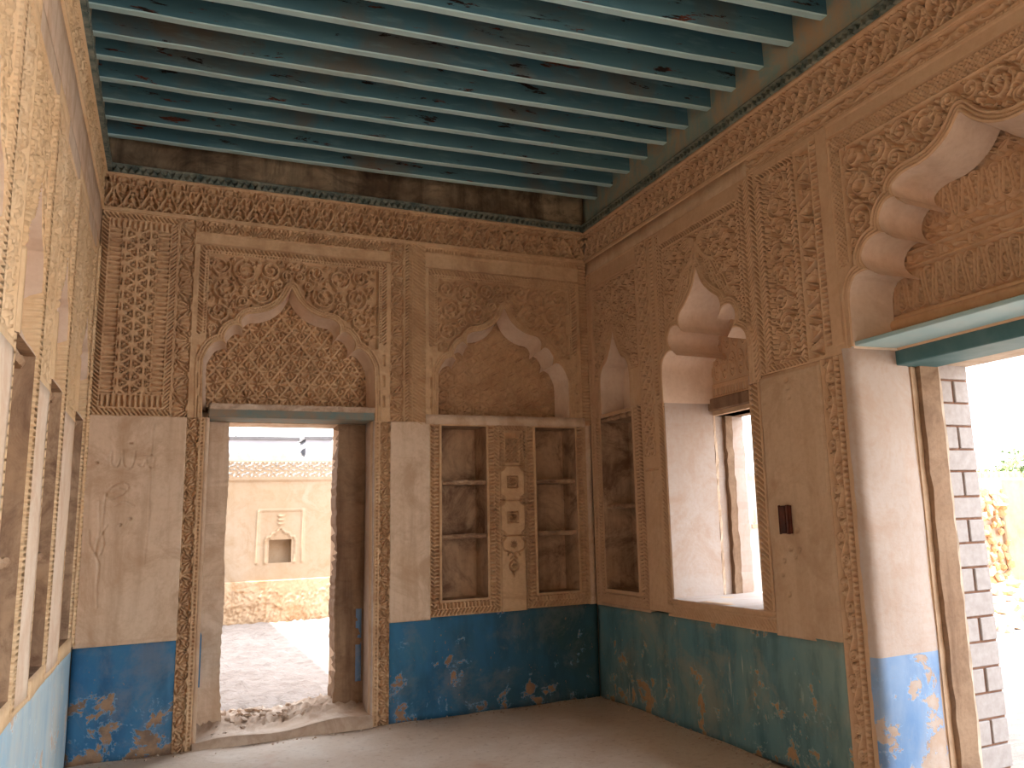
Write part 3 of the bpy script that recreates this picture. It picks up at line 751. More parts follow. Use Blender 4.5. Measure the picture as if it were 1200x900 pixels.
# broken plaster edge over the lintel
cv = Cv(.79, 2.03, 2.425, 2.47, .01); cv.H = .012+.010*np.sin(cv.U*31)*np.sin(cv.V*90)+rng.uniform(-.006, .006, cv.U.shape)
cv.build('broken_edge', BK, 'dirt', door_1, .2)
# blue paint strips on the reveals
link('paint_patch', boxes_mesh('paint_patch', [fbox(BK, .795, .805, .42, .78, -.29, -.015)]), 'blue', door_1)
plainpanel('paint_patch', Frame(BK.O+np.array((1.955, .287, 0)), (1, 0, 0), (0, -1, 0)), .0, .045, .30, .86, 'brightblue', door_1, .002, .04)
# threshold with rubble
tv = Cv(0, 1.26, 0, .72, .02)
zz = .045+.05*tv.U/1.26+.06*ss((tv.V-.16)/.22)+.015*np.sin(tv.U*8)+.012*rng.standard_normal(tv.U.shape)*ss((tv.V-.2)/.1)-.02*ss((tv.V-.6)/.1)
zz = np.where(tv.V < .02, .0, zz)
P = np.stack([-4+.77+tv.U, -.04+tv.V, zz], -1); idx = np.arange(tv.U.size).reshape(tv.U.shape)
F = np.stack([idx[:-1, :-1], idx[1:, :-1], idx[1:, 1:], idx[:-1, 1:]], -1).reshape(-1, 4)
link('threshold', mesh_np('threshold', P.reshape(-1, 3), F), 'dirt', door_1)
def rock_mesh(seed, sx=1, sy=1, sz=.7, ang=.35):
    bm = bmesh.new(); bmesh.ops.create_icosphere(bm, subdivisions=1, radius=1); r = random.Random(seed)
    for v in bm.verts:
        v.co *= r.uniform(1-ang, 1+ang*.6); v.co.x *= sx; v.co.y *= sy; v.co.z *= sz
        v.co.z = max(v.co.z, -.45)
    me = bpy.data.meshes.new('stone'); bm.to_mesh(me); bm.free(); return me
RK = [rock_mesh(i, random.uniform(.8, 1.4), random.uniform(.7, 1.1), random.uniform(.5, .85)) for i in range(8)]
RKA = [m.copy() for m in RK]
for m in RK: m.materials.append(MT['dirt'])
for m in RKA: m.materials.append(MT['stone'])
RKB = [rock_mesh(i+30, 1.1, 1, .85) for i in range(5)]
for m in RKB: m.materials.append(MT['stone2'])
for i in range(46):
    t = i/46; x = -3.1+.95*((i*.618) % 1)+.0; y = .26+random.uniform(0, .32); s = random.uniform(.016, .045)
    if i > 36: x = -3.12+random.uniform(0, .35); y = random.uniform(.06, .24); s = random.uniform(.012, .03)
    o = link('stone', RK[i % 8], None, door_1); o.location = (x, y, .05+.07*float(ss((y-.12)/.22))+s*.35); o.scale = (s, s, s); o.rotation_euler = (random.uniform(-.3, .3), random.uniform(-.3, .3), random.uniform(0, 6))

# ------------------------------------------------------------------ right wall
wr = wall_right
lily_cornice(RT, 0, 5.3, 3.90, 4.20, 'carve_r', wr, .0058)
dentil(RT, 0, 6.0, 4.20, 4.265, wr)
plainpanel('frieze', RT, 0, 12.0, 4.26, ZC, 'frieze_teal', wr, 0, label='scuffed grey-green frieze under the beam ends')
plainpanel('upper_fillet', RT, 0, 2.50, 3.78, 3.90, 'plain_r', wr, -.002, .06)
# vine band over the panels
cv = Cv(2.50, 5.3, 3.79, 3.90, .0055, -.016); cv.fill(2.5, 5.3, 3.79, 3.80, 0); cv.fill(2.5, 5.3, 3.89, 3.90, 0)
x = np.arange(2.50, 5.3, .012); cv.stroke(np.c_[x, 3.85+.022*np.sin(x*2*np.pi/.30)], .006)
for i in range(int(2.8/.15)):
    c = 2.54+i*.15; sg = 1 if i % 2 else -1
    for k in range(5): cv.leaf(c+.01*k, 3.848+sg*.004*k, sg*(-.2-.35*k)+(.0 if k % 2 else .6), .042, .010)
    cv.leaf(c-.05, 3.85-sg*.016, sg*.5, .05, .011); cv.leaf(c-.03, 3.85+sg*.02, math.pi-sg*.4, .05, .010)
cv.band(2.5, 5.3, 3.795, 3.812, dots(.02), .008, 'u'); cv.build('border_band', RT, 'carve_r', wr)
# slim niche bay
band_part('border_band', RT, .0, .09, .775, 3.78, dots(.03), 'carve_r', wr, .016, edge=.025)
c3 = .50; E3 = arch(4, c3, .265, 2.43, .72)
cv = Cv(.09, .93, 2.43, 3.78, .0058); cv.set_poly(E3)
cv.fill(.09, .93, 3.62, 3.63, -.02); cv.fill(.09, .93, 3.63, 3.77, -.006)
arabesque(cv, (.11, .91, 2.75, 3.61), .05, c3, .06, seedn=5)
for sg in (-1, 1):
    for k in range(5): cv.stroke(smooth_pts([(c3+sg*(.02+.02*k), 3.20+.05*k), (c3+sg*(.05+.025*k), 3.12+.03*k), (c3+sg*(.12+.03*k), 3.08+.01*k), (c3+sg*(.18+.03*k), 2.98)], 4), .006)
cv.stroke([(c3, 3.12), (c3, 3.55)], .01)
moulding(cv, .05); cv.build('arch_panel', RT, 'carve_r', wr)
soffit('arch_soffit', RT, E3, c3, 2.43, .22, 'smoothcove', wr, .04)
plainpanel('niche_back', Frame((.218, 0, 0), (0, -1, 0), (-1, 0, 0)), .2, .8, 2.40, 3.2, 'smoothcove', wr, 0, .05)
hole = frame_part(RT, (.09, .93, .80, 2.43), (.20, .76, .92, 2.40), 'carve_r', wr, plain=.03, p=.03)
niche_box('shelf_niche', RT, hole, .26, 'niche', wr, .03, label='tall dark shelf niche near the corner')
slab('niche_shelf', RT, hole[0]-.01, hole[1]+.01, 1.60, .02, .27, .035, 'niche', wr, 31)
slab('niche_shelf', RT, hole[0]-.01, hole[1]+.01, 2.36, .0, .27, .04, 'niche', wr, 32)
plainpanel('niche_fillet', RT, .0, .93, .775, .80, 'plain_r', wr, 0, .03)
# pilaster between niche and window
cv = Cv(.93, 1.27, .80, 3.78, .0058)
cv.band(.945, 1.13, 2.0, 3.77, chain(.115), .018, 'v'); cv.band(1.165, 1.235, 2.42, 3.77, dots(.034), .020, 'v')
cv.fill(1.14, 1.158, 2.4, 3.77, -.010); cv.band(1.20, 1.262, .86, 2.40, rope(.032, .8), .014, 'v')
for zc in (2.25, 2.05): scroll(cv, 1.06, zc, .075, 1., 1)
cv.fill(.96, 1.16, 1.88, 1.90, -.012)
for k in range(7): cv.dig([(.965+k*.03, .84), (.965+k*.03, 1.80-.03*abs(k-3))], .003, .008)
cv.leaf(1.055, 1.78, math.pi/2, .12, .02, D=.012, dig=True)
cv.build('carved_panel', RT, 'carve_r', wr, label='carved pilaster between the slim niche and the window')
# window bay
c4, hw4 = 1.84, .55; E4 = arch(3, c4, hw4, 2.42, .90)
cv = Cv(1.27, 2.50, 2.36, 3.78, .0058); cv.set_poly(E4)
cv.band(1.275, 1.31, 2.75, 3.76, herr(.032), .016, 'v'); cv.band(1.325, 1.36, 2.85, 3.66, rope(.032, .6), .016, 'v')
cv.band(2.40, 2.44, 2.36, 3.76, rope(.034, .7), .018, 'v'); cv.band(2.45, 2.49, 2.36, 3.76, rope(.034, -.7), .018, 'v')
cv.band(1.36, 2.34, 3.62, 3.665, rope(.032, .6), .016, 'u'); cv.band(2.345, 2.385, 2.75, 3.66, herr(.032), .016, 'v')
arabesque(cv, (1.37, 2.34, 2.70, 3.61), .055, c4, .07, seedn=12)
for sg in (-1, 1):   # hanging drapery of flutes round the finial
    for k in range(7):
        q = smooth_pts([(c4, 3.52-.012*k), (c4+sg*(.05+.010*k), 3.47-.02*k), (c4+sg*(.10+.028*k), 3.36-.005*k), (c4+sg*(.17+.032*k), 3.20+.005*k), (c4+sg*(.30+.022*k), 3.02+.008*k)], 5)
        if k < 5: cv.stroke(q, .0075, .004, D=.026)
    for k in range(6): cv.stroke(smooth_pts([(c4, 3.50), (c4+sg*.06, 3.52+.012*k), (c4+sg*(.12+.02*k), 3.50+.016*k-.02)], 4), .006, 0)
cv.stroke([(c4, 3.30), (c4, 3.52)], .016, .01, D=.03); scroll(cv, c4, 3.36, .035, 0, 1, .012)
moulding(cv, .055, .014); cv.build('arch_panel', RT, 'carve_r', wr)
soffit('arch_soffit', RT, E4, c4, 2.42, .46, 'smoothcove', wr, .03)
tf = Frame((.45, 0, 0), (0, -1, 0), (-1, 0, 0), 3.0)
cv = Cv(1.24, 2.44, 2.42, 3.40, .006, -.016)
for r_, (za, zb_) in enumerate(((2.56, 2.78), (2.79, 2.98), (2.99, 3.16))):
    for k in range(13):
        x = 1.27+k*.105+(.05 if r_ == 1 else 0); q = [(x+.040*math.cos(t), (za+zb_)/2+(zb_-za)*.44*math.sin(t)) for t in np.linspace(0, 6.29, 20)]; cv.stroke(q, .006)
        scroll(cv, x, (za+zb_)/2+.03, .030, k, 1, w=.005); scroll(cv, x, (za+zb_)/2-.045, .024, k+1, -1, w=.005)
cv.fill(1.24, 2.44, 2.42, 2.55, 0); cv.band(1.24, 2.44, 2.455, 2.515, bars(.034), .02, 'u')
cv.build('tympanum', tf, 'carve_r', wr, label='small tympanum of looped scrolls above the window')
# window opening
window_1 = link('window_1', boxes_mesh('window_1', [fbox(RT, 1.255, 1.275, .90, 2.42, -.46, -.012), fbox(RT, 2.355, 2.375, .90, 2.42, -.46, -.012)]), 'reveal', kind='structure')
link('window_lintel', boxes_mesh('window_lintel', [fbox(RT, 1.25, 2.38, 2.335, 2.43, -.50, -.42)], .006), 'wood', window_1)
link('window_lintel', boxes_mesh('window_lintel', [fbox(RT, 1.25, 2.38, 2.30, 2.345, -.76, -.50)], .006), 'wood', window_1)
cv = Cv(0, 1.13, 0, .76, .03); sv = .905+.006*np.sin(cv.U*9)*np.sin(cv.V*12)
P = np.stack([cv.V-.01, -1.255-cv.U, sv], -1); idx = np.arange(cv.U.size).reshape(cv.U.shape)
link('window_sill', mesh_np('window_sill', P.reshape(-1, 3), np.stack([idx[:-1, :-1], idx[:-1, 1:], idx[1:, 1:], idx[1:, :-1]], -1).reshape(-1, 4)), 'reveal', window_1)
link('window_jamb', boxes_mesh('window_jamb', [fbox(RT, 1.20, 1.265, .90, 2.32, -.55, -.485)]), 'reveal', window_1)
def rag_post(name, u0, u1, x0, x1, z0, z1, mat, parent, seed):
    r = random.Random(seed); n = 26; V, F = [], []
    for i in range(n+1):
        z = z0+(z1-z0)*i/n; a, b, c, d = [r.uniform(-.006, .006) for _ in range(4)]
        for (u, x) in ((u0, x0), (u1+a, x0+b), (u1+c, x1+d), (u0, x1)): V.append((x, -u, z))
    for i in range(n):
        for k in range(4): q = 4*i+k; q2 = 4*i+(k+1) % 4; F.append((q, q2, q2+4, q+4))
    F += [(0, 1, 2, 3), (4*n, 4*n+3, 4*n+2, 4*n+1)]
    me = bpy.data.meshes.new(name); me.from_pydata(V, [], F); me.update()
    bm = bmesh.new(); bm.from_mesh(me); bmesh.ops.recalc_face_normals(bm, faces=bm.faces[:]); bm.to_mesh(me); bm.free()
    return link(name, me, mat, parent)
rag_post('window_post', 1.22, 1.30, .56, .625, .90, 2.32, 'wood', window_1, 3)
rag_post('window_jamb', 1.22, 1.262, .63, .76, .90, 2.32, 'reveal', window_1, 4)
rag_post('window_post', 1.22, 1.275, .462, .485, .90, 2.32, 'plain', window_1, 6)
cv = Cv(1.20, 2.50, .775, .905, .0058)   # carved sill band
cv.band(1.20, 2.50, .868, .892, bars(.022), .012, 'u'); cv.band(1.20, 2.50, .79, .855, rope(.034, .9), .014, 'u')
cv.build('border_band', RT, 'carve_r', wr)
band_part('border_band', RT, 2.36, 2.46, .905, 2.36, rope(.036, .8), 'carve_r', wr, .014)
# big scroll panel
cv = Cv(2.50, 3.275, 2.40, 3.79, .0048)
cv.band(2.505, 2.555, 2.40, 3.78, rope(.036, .8), .02, 'v')
cv.fill(2.562, 2.575, 2.40, 3.78, -.008)
cv.band(2.585, 2.645, 2.44, 3.74, herr(.034), .018, 'v'); cv.band(2.905, 2.965, 2.44, 3.74, herr(.034), .018, 'v')
cv.band(2.585, 2.965, 2.405, 2.445, rope(.034, .6), .018, 'u'); cv.band(2.585, 2.965, 3.70, 3.745, rope(.034, .6), .018, 'u')
cv.fill(2.65, 2.90, 2.45, 3.695, -.022)
for i in range(8):
    zc = 2.535+i*.155; sg = 1 if i % 2 else -1
    scroll(cv, 2.775+sg*.022, zc, .078, .6*i+1, sg)
    for k in range(4): cv.leaf(2.775-sg*.05, zc+.05, sg*.3+math.pi*(.5 if sg > 0 else .5)+(k-1.5)*.6, .055, .012)
for _ in range(260):
    x, y = random.uniform(2.655, 2.89), random.uniform(2.455, 3.69); i = int((x-2.5)/cv.du); j = int((y-2.4)/cv.dv)
    if cv.H[i, j] < -.02: cv.leaf(x, y, random.uniform(0, 6.28), .034, .010)
cv.fill(2.975, 3.11, 2.42, 3.745, -.020)
for i in range(12):
    zc = 2.47+i*.108; sg = 1 if i % 2 else -1
    cv.stroke(smooth_pts([(3.04-sg*.045, zc-.05), (3.04, zc-.03), (3.04+sg*.05, zc), (3.04, zc+.03), (3.04-sg*.045, zc+.05)], 4), .006)
    for k in range(4): cv.leaf(3.04+sg*.02, zc, math.pi/2+sg*(-1.3+.75*k), .046, .012)
    cv.leaf(3.04-sg*.03, zc+.02, math.pi/2+sg*.4, .045, .012)
cv.fill(3.112, 3.125, 2.40, 3.76, .002); cv.band(3.13, 3.175, 2.46, 3.76, bars(.036), .024, 'v'); cv.fill(3.18, 3.275, 2.46, 3.79, .006)
cv.build('carved_panel', RT, 'carve_r', wr, label='tall panel of leafy scrolls beside the wide doorway')
# plain panel carrying the wooden box, door strip
cv = Cv(2.46, 3.06, .765, 2.40, .012); cv.H = .004*np.sin(cv.U*6+cv.V*4)*np.sin(cv.V*4.3+1); cv.fill(2.46, 2.475, .76, 2.4, -.01); cv.fill(3.04, 3.06, .76, 2.4, -.012); cv.fill(2.46, 3.06, 2.385, 2.4, -.01)
for x, y in ((2.66, 1.40), (2.70, 1.39), (2.74, 1.40), (2.67, 1.29), (2.71, 1.25), (2.75, 1.29), (2.58, 1.14), (2.62, 1.02), (2.60, 1.22), (2.52, 2.22), (2.75, 2.28), (2.76, 2.22), (2.74, 2.33)): cv.dig([(x, y), (x+.002, y)], .007, .014)
cv.build('plain_panel', RT, 'plain_r', wr)
cv = Cv(3.06, 3.275, .0, 2.40, .0055, -.018)
cv.fill(3.06, 3.07, 0, 2.4, 0); cv.fill(3.165, 3.175, 0, 2.4, 0)
x = np.arange(0, 2.39, .012); cv.stroke(np.c_[3.118+.022*np.sin(x*2*np.pi/.26), x], .006)
for i in range(18):
    zc = .07+i*.13; sg = 1 if i % 2 else -1; scroll(cv, 3.118+sg*.012, zc, .034, 1.2*i, sg, w=.005)
    for k in range(4): cv.leaf(3.118-sg*.012, zc+.06, math.pi/2+sg*(-.9+.6*k), .042, .011)
cv.fill(3.175, 3.275, 0, 2.40, .002); cv.band(3.178, 3.215, 0, 2.40, teeth(.034), .022, 'v')
cv.build('border_band', RT, 'carve_r', wr)
plainpanel('dado', RT, 0, 3.06, 0, .78, 'teal', wr, -.004, .05, label='teal dado flaking to orange plaster with whitewash drips')
# wide doorway arch
c5, hw5 = 4.20, .85; E5 = arch(2, c5, hw5, 2.44, 1.00)
cv = Cv(3.275, 5.12, 2.42, 3.79, .0048); cv.set_poly(E5)
cv.fill(3.275, 5.12, 3.69, 3.705, -.022); cv.fill(3.275, 5.12, 3.705, 3.78, -.004)
cv.area(3.29, 5.10, 3.60, 3.685, crisscross(.032), .016); cv.area(3.29, 3.365, 2.90, 3.60, crisscross(.032), .016); cv.area(5.03, 5.10, 2.90, 3.60, crisscross(.032), .016)
cv.fill(3.366, 5.03, 3.592, 3.60, .002); cv.fill(3.366, 3.374, 2.80, 3.60, .002)
arabesque(cv, (3.378, 5.02, 2.80, 3.59), .06, c5, .095, seedn=21)
moulding(cv, .06, .016)
cv.build('arch_panel', RT, 'carve_r', wr, label='great scalloped arch panel over the wide doorway')
soffit('arch_soffit', RT, E5, c5, 2.44, .30, 'smoothcove', wr, .03, n=8)
tf2 = Frame((.298, 0, 0), (0, -1, 0), (-1, 0, 0), 3.0)
cv = Cv(3.30, 5.10, 2.42, 3.48, .0048, -.018)
cv.area(3.3, 5.1, 2.62, 2.85, loops(.135, .23, 2.62), .020); cv.area(3.3, 5.1, 3.05, 3.26, loops(.125, .21, 3.05), .020); cv.area(3.3, 5.1, 3.28, 3.47, petals(.13), .018)
for za in (2.865, 2.955):
    cv.fill(3.3, 5.1, za, za+.08, -.016); cv.fill(3.3, 5.1, za-.006, za+.006, 0); r = random.Random(int(za*100))
    x = 3.42
    while x < 5.0:
        w = r.uniform(.05, .11); k = r.randint(0, 3)
        if k == 0: cv.stroke(smooth_pts([(x, za+.065), (x+.005, za+.03), (x+w*.6, za+.022), (x+w*.9, za+.05)], 4), .007)
        elif k == 1: cv.stroke([(x+.01, za+.07), (x+.012, za+.02)], .007); cv.stroke(smooth_pts([(x+.03, za+.03), (x+.05, za+.055), (x+.07, za+.03)], 4), .006)
        elif k == 2: cv.leaf(x, za+.04, 0, w, .018)
        else: cv.stroke(smooth_pts([(x+.045, za+.055), (x+.025, za+.065), (x+.01, za+.045), (x+.03, za+.025), (x+.06, za+.03)], 4), .006)
        x += w+.015
q = cv.rect(3.3, 5.1, 2.42, 2.61); vv = cv.V[q]
cv.H[q] = np.where(vv > 2.585, .0, np.where(vv > 2.52, .03*np.sqrt(np.clip(1-((vv-2.552)/.034)**2, 0, 1)), .05*np.sqrt(np.clip(1-((vv-2.475)/.045)**2, 0, 1))+.0))
cv.build('tympanum', tf2, 'carve_r', wr, label='tympanum of looped reeds and worn inscribed bands over the wide doorway')
# wide doorway itself
door_2 = link('door_2', boxes_mesh('door_2', [fbox(RT, 3.20, 3.275, .0, 2.42, -.03, -.02)]), 'plain_r', kind='structure')
# jamb: plaster turning smoothly into the reveal, blue below
def jamb(name, z0, z1, mat, label=None):
    prof = [(3.262, -.012), (3.30, -.004), (3.318, .012), (3.325, .05), (3.322, .16), (3.32, .30), (3.315, .42), (3.30, .455), (3.24, .47)]
    r = random.Random(3); n = max(4, int((z1-z0)/.08)); V, F = [], []
    for i in range(n+1):
        z = z0+(z1-z0)*i/n
        for k, (u, x) in enumerate(prof): j = .004*math.sin(z*9+k)+(.004*math.sin(z*31+5) if k < 3 else 0); V.append((x, -(u+j), z))
    m = len(prof)
    for i in range(n):
        for k in range(m-1): q = m*i+k; F.append((q, q+m, q+m+1, q+1))
    me = bpy.data.meshes.new(name); me.from_pydata(V, [], F); me.update()
    for p in me.polygons: p.use_smooth = True
    return link(name, me, mat, door_2, label=label)
jamb('door_jamb', .73, 2.425, 'reveal', 'whitewashed plaster jamb'); jamb('door_jamb', .0, .73, 'brightblue', 'bright blue painted foot of the jamb')
plainpanel('jamb_recess', Frame((0, -3.285, 0), (1, 0, 0), (0, -1, 0)), .455, .50, .73, 2.42, 'plain_r', door_2, 0, .03)
plainpanel('jamb_recess', Frame((0, -3.285, 0), (1, 0, 0), (0, -1, 0)), .455, .50, .0, .73, 'blue', door_2, 0, .03)
rag_post('door_post', 3.26, 3.345, .50, .645, .0, 2.34, 'wood', door_2, 9)
rag_post('door_post_edge', 3.26, 3.335, .645, .672, .0, 2.40, 'cream', door_2, 10)
link('door_lintel', boxes_mesh('door_lintel', [fbox(RT, 3.28, 5.08, 2.425, 2.45, -.34, -.005)], .004), 'lintel2', door_2, label='pale teal soffit board')
link('door_lintel', boxes_mesh('door_lintel', [fbox(RT, 3.30, 5.08, 2.335, 2.44, -.64, -.34)], .006), 'lintel3', door_2, label='dark teal lintel beam')
link('door_lintel', boxes_mesh('door_lintel', [fbox(RT, 3.28, 5.08, 2.36, 2.50, -.97, -.655)], .006), 'cream', door_2)
# brick pier in the outer reveal: pieces set in recessed mortar
pier = link('brick_pier', boxes_mesh('brick_pier', [(.68, .95, -3.285, -2.9, -.1, 2.40)]), 'mortar', kind='structure')
zs = [.0, .045, .18, .32, .46, .60, .74, .88, 1.02, 1.16, 1.30, 1.44, 1.57, 1.72, 1.85, 1.99, 2.13, 2.27, 2.40]
for i, (a, b) in enumerate(zip(zs, zs[1:])):
    x0, x1 = .682, .945+.012*(1-b/2.4)
    cells = [(x0, x1)] if i % 2 == 1 else [(x0, x0+.125), (x0+.137, x1)]
    for c, d in cells:
        j = random.uniform(-.003, .003)
        link('brick', boxes_mesh('brick', [(c+.005, d-.004, -3.300+j, -3.2, a+.007, b-.006)], .004), 'brick', pier)
for b in [(.945, 1.02, .0, 1.25)]: link('pier_render', boxes_mesh('pier_render', [(b[0], b[1]-.04, -3.27, -2.9, b[2], b[3])], .01), 'cream', pier)
# small wooden box on the plain panel
bxr = link('wooden_box', None, None, label='small dark red-brown wooden box fixed to the plain plaster panel right of the window', cat='wooden box'); 
bxr.location = (-.004, -2.665, 1.47)
def wbx(name, b, mat='box', bev=.003):
    me = boxes_mesh(name, [b], bev); return link(name, me, mat, bxr)
wbx('box_body', (-.018, .0, -.045, .045, -.085, .085)); wbx('box_door', (-.030, -.018, -.010, .043, -.082, .080)); wbx('side_rail', (-.040, -.018, -.047, -.030, -.088, .088)); wbx('side_rail', (-.034, -.018, .036, .047, -.088, .088)); wbx('latch', (-.036, -.028, -.020, -.012, -.02, .0))

# ------------------------------------------------------------------ left wall
wlft = wall_left
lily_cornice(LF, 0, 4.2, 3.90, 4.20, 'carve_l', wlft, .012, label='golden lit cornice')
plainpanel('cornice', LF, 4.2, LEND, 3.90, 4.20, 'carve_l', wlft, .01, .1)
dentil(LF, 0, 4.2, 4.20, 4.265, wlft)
plainpanel('frieze', LF, 0, 12.0, 4.30, ZC, 'frieze_teal', wlft, 0)
plainpanel('upper_fillet', LF, 0, LEND, 3.62, 3.90, 'plain', wlft, .0, .08)
edges = [0.]+[x for n in LN for x in n]
prev = .0
for i, (a, b) in enumerate(LN):
    nxt = LN[i+1][0] if i+1 < len(LN) else LEND
    # stripes of deep bars left and right of each niche
    fa, fb = a-.085, a
    band_part('border_band', LF, fa, fb, .80, 3.50, bars(.027), 'carve_l', wlft, .036, res=(.014, .0055) if i < 4 else .03, edge=.012, top=.012)
    c_ = (a+b)/2; E = arch(4, c_, (b-a)/2, 2.30, .75)
    cv = Cv(a, b+.06, 2.27, 3.50, .011 if i < 4 else .03); cv.set_poly(E); 
    if i < 4: arabesque(cv, (a+.01, b+.05, 2.6, 3.48), .03, c_, .06, seedn=i)
    moulding(cv, .03); cv.build('arch_panel', LF, 'carve_l', wlft)
    soffit('arch_soffit', LF, E, c_, 2.30, .26, 'smoothcove', wlft, .03)
    plainpanel('niche_back', Frame((-4.258, 0, 0), (0, -1, 0), (1, 0, 0)), a-.02, b+.02, 2.25, 3.3, 'carve_l', wlft, 0, .06)
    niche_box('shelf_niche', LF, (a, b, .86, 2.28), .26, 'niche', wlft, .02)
    for k, zz_ in enumerate((1.42, 2.25)): slab('niche_shelf', LF, a-.005, b+.005, zz_-.03, .03, .27, .04, 'niche', wlft, 50+i*3+k)
    # scalloped edge nearer the camera and the pilaster between niches
    band_part('border_band', LF, b, b+.06, .80, 2.27, teeth(.045), 'carve_l', wlft, .02, res=(.012, .0075) if i < 4 else .03)
    pa, pb = b+.06, nxt-(.085 if i+1 < len(LN) else 0)
    plainpanel('pilaster', LF, pa, pb, .80, 2.20, 'white', wlft, .004, .06, label='whitewashed lower pilaster')
    cv = Cv(pa, pb, 2.20, 3.62, .012 if i < 4 else .05)
    if i < 4: arabesque(cv, (pa+.02, pb-.02, 2.24, 3.48), .0, (pa+pb)/2, .07, D=.018, seedn=30+i); cv.band(pa, pb, 3.52, 3.60, dots(.04), .016, 'u')
    cv.build('carved_panel', LF, 'carve_l', wlft)
    cv = Cv(a-.085, b+.06, 3.50, 3.62, .02); cv.build('upper_fillet', LF, 'plain', wlft)
    plainpanel('niche_sill', LF, a-.085, b+.06, .775, .86, 'carve_l', wlft, .012, .04)
    plainpanel('niche_sill', LF, pa, pb, .775, .80, 'carve_l', wlft, .008, .04)
cv = Cv(0, LN[0][0]-.085, .775, 3.62, .03); cv.build('plain_panel', LF, 'carve_l', wlft)
band_part('border_band', LF, .0, .06, .78, 3.6, bars(.03), 'carve_l', wlft, .03, res=(.012, .006), edge=.012, top=.012)
plainpanel('dado', LF, 0, LEND, 0, .78, 'paleblue', wlft, -.002, .06, label='chalky pale blue dado')

# crumbs of plaster swept against the wall feet
V, F = [], []
for i in range(420):
    if i % 2: x, y = -3.95+3.9*random.random()**.9, -abs(random.gauss(0, .07))-.012
    else: x, y = -abs(random.gauss(0, .06))-.012, -.02-3.0*random.random()
    if i % 5 == 0: x, y = random.uniform(-3.9, -.1), random.uniform(-3.5, -.1)
    q = random.uniform(.004, .014)*(1 if i % 5 else .6); k0 = len(V); z = .012*math.sin((x+4)*2.1)*math.sin(-y*1.7)+.004
    if -3.25 < x < -1.95 and y > -.05: continue
    V += [(x+q*random.uniform(.7, 1.3), y, z), (x, y+q, z), (x-q, y, z), (x, y-q*random.uniform(.7, 1.3), z), (x+q*.1, y, z+q*.9)]
    F += [(k0, k0+1, k0+4), (k0+1, k0+2, k0+4), (k0+2, k0+3, k0+4), (k0+3, k0, k0+4)]
me = bpy.data.meshes.new('crumbs'); me.from_pydata(V, [], F); me.update()
link('crumbs', me, 'dirt', None, 'stuff', 'crumbs of plaster and grit lying on the floor along the walls', 'debris')

# ------------------------------------------------------------------ yard behind the back door
gv = Cv(-14, 26, -18, 22, .5); P = np.stack([gv.U, gv.V, -.03+.02*np.sin(gv.U)*np.cos(gv.V)], -1); idx = np.arange(gv.U.size).reshape(gv.U.shape)
link('ground', mesh_np('ground', P.reshape(-1, 3), np.stack([idx[:-1, :-1], idx[1:, :-1], idx[1:, 1:], idx[:-1, 1:]], -1).reshape(-1, 4)), 'ground', kind='structure')
g2 = Cv(-5.0, 1.0, .55, 7.6, .06); zz = .11+.012*np.sin(g2.U*3)*np.cos(g2.V*2)+.012*rng.standard_normal(g2.U.shape)
zz = np.where((g2.U > .9) | (g2.V > 7.5), -.05, zz)
P = np.stack([g2.U, g2.V, zz], -1); idx = np.arange(g2.U.size).reshape(g2.U.shape)
link('ground', mesh_np('ground', P.reshape(-1, 3), np.stack([idx[:-1, :-1], idx[1:, :-1], idx[1:, 1:], idx[:-1, 1:]], -1).reshape(-1, 4)), 'ground', kind='structure')
CW = Frame((-5, 7.5, 0), (1, 0, 0), (0, -1, 0))
cw = link('yard_wall', boxes_mesh('yard_wall', wall_cells(CW, (-1, 5.0, -.1, 2.36), [(3.0, 3.34, .99, 1.50)], -.4, -.02) + [fbox(CW, -1, 5, -.1, 2.36, -.5, -.4), fbox(CW, -1, 5, 2.36, 2.62, -.5, -.06)]), 'yardwall', kind='structure')
cv = Cv(1.6, 4.6, .75, 2.33, .02); E6 = arch(3, 3.17, .17, 1.37, .20); 
cv.fill(1.6, 4.6, 2.30, 2.33, .03)
cv.hole = (3.0, 3.34, 1.0, 1.38)
for k in ((2.82, 2.845), (3.50, 3.525)): cv.fill(k[0], k[1], 1.0, 1.84, .02)
cv.fill(2.82, 3.525, 1.82, 1.84, .02)
cv.stroke(smooth_pts([(2.95, 1.0), (2.95, 1.38), (3.02, 1.40), (3.04, 1.46), (3.11, 1.48), (3.17, 1.56), (3.23, 1.48), (3.30, 1.46), (3.32, 1.40), (3.39, 1.38), (3.39, 1.0)], 3), .012, .025, D=.03)
cv.stroke([(3.17, 1.56), (3.17, 1.76)], .010, .02, D=.03); [cv.leaf(3.17, zl, al, .075, .03, .022, .03) for zl in (1.60, 1.66, 1.72) for al in (.7, 2.44)]
cv.build('yard_wall_face', CW, 'yardwall', cw)
cv = Cv(1.6, 4.6, .05, .75, .02); e_ = .33+.05*np.sin(cv.U*5)+.03*np.sin(cv.U*13); cv.H = rng.uniform(-.012, .02, cv.U.shape)*np.where(cv.V < e_+.25, 1, .3)+.02*ss((cv.V-e_)/.03)
cv.build('pitted_foot', CW, 'yardfoot', cw, label='pitted plaster and orange rubble at the wall foot')
niche_box('yard_niche', CW, (3.0, 3.34, 1.0, 1.38), .2, 'yardwall', cw, .01)
cv = Cv(-1, 5.0, 2.36, 2.60, .02, 0); cv.band(-1, 5, 2.38, 2.58, chain(.13), .03, 'u', .0); cv.build('pierced_band', Frame((-5, 7.55, 0), (1, 0, 0), (0, -1, 0)), 'yardwall2', cw)
link('parapet', boxes_mesh('parapet', [fbox(CW, -1, 5.0, 2.60, 2.66, -.5, -.12)]), 'yardwall2', cw)
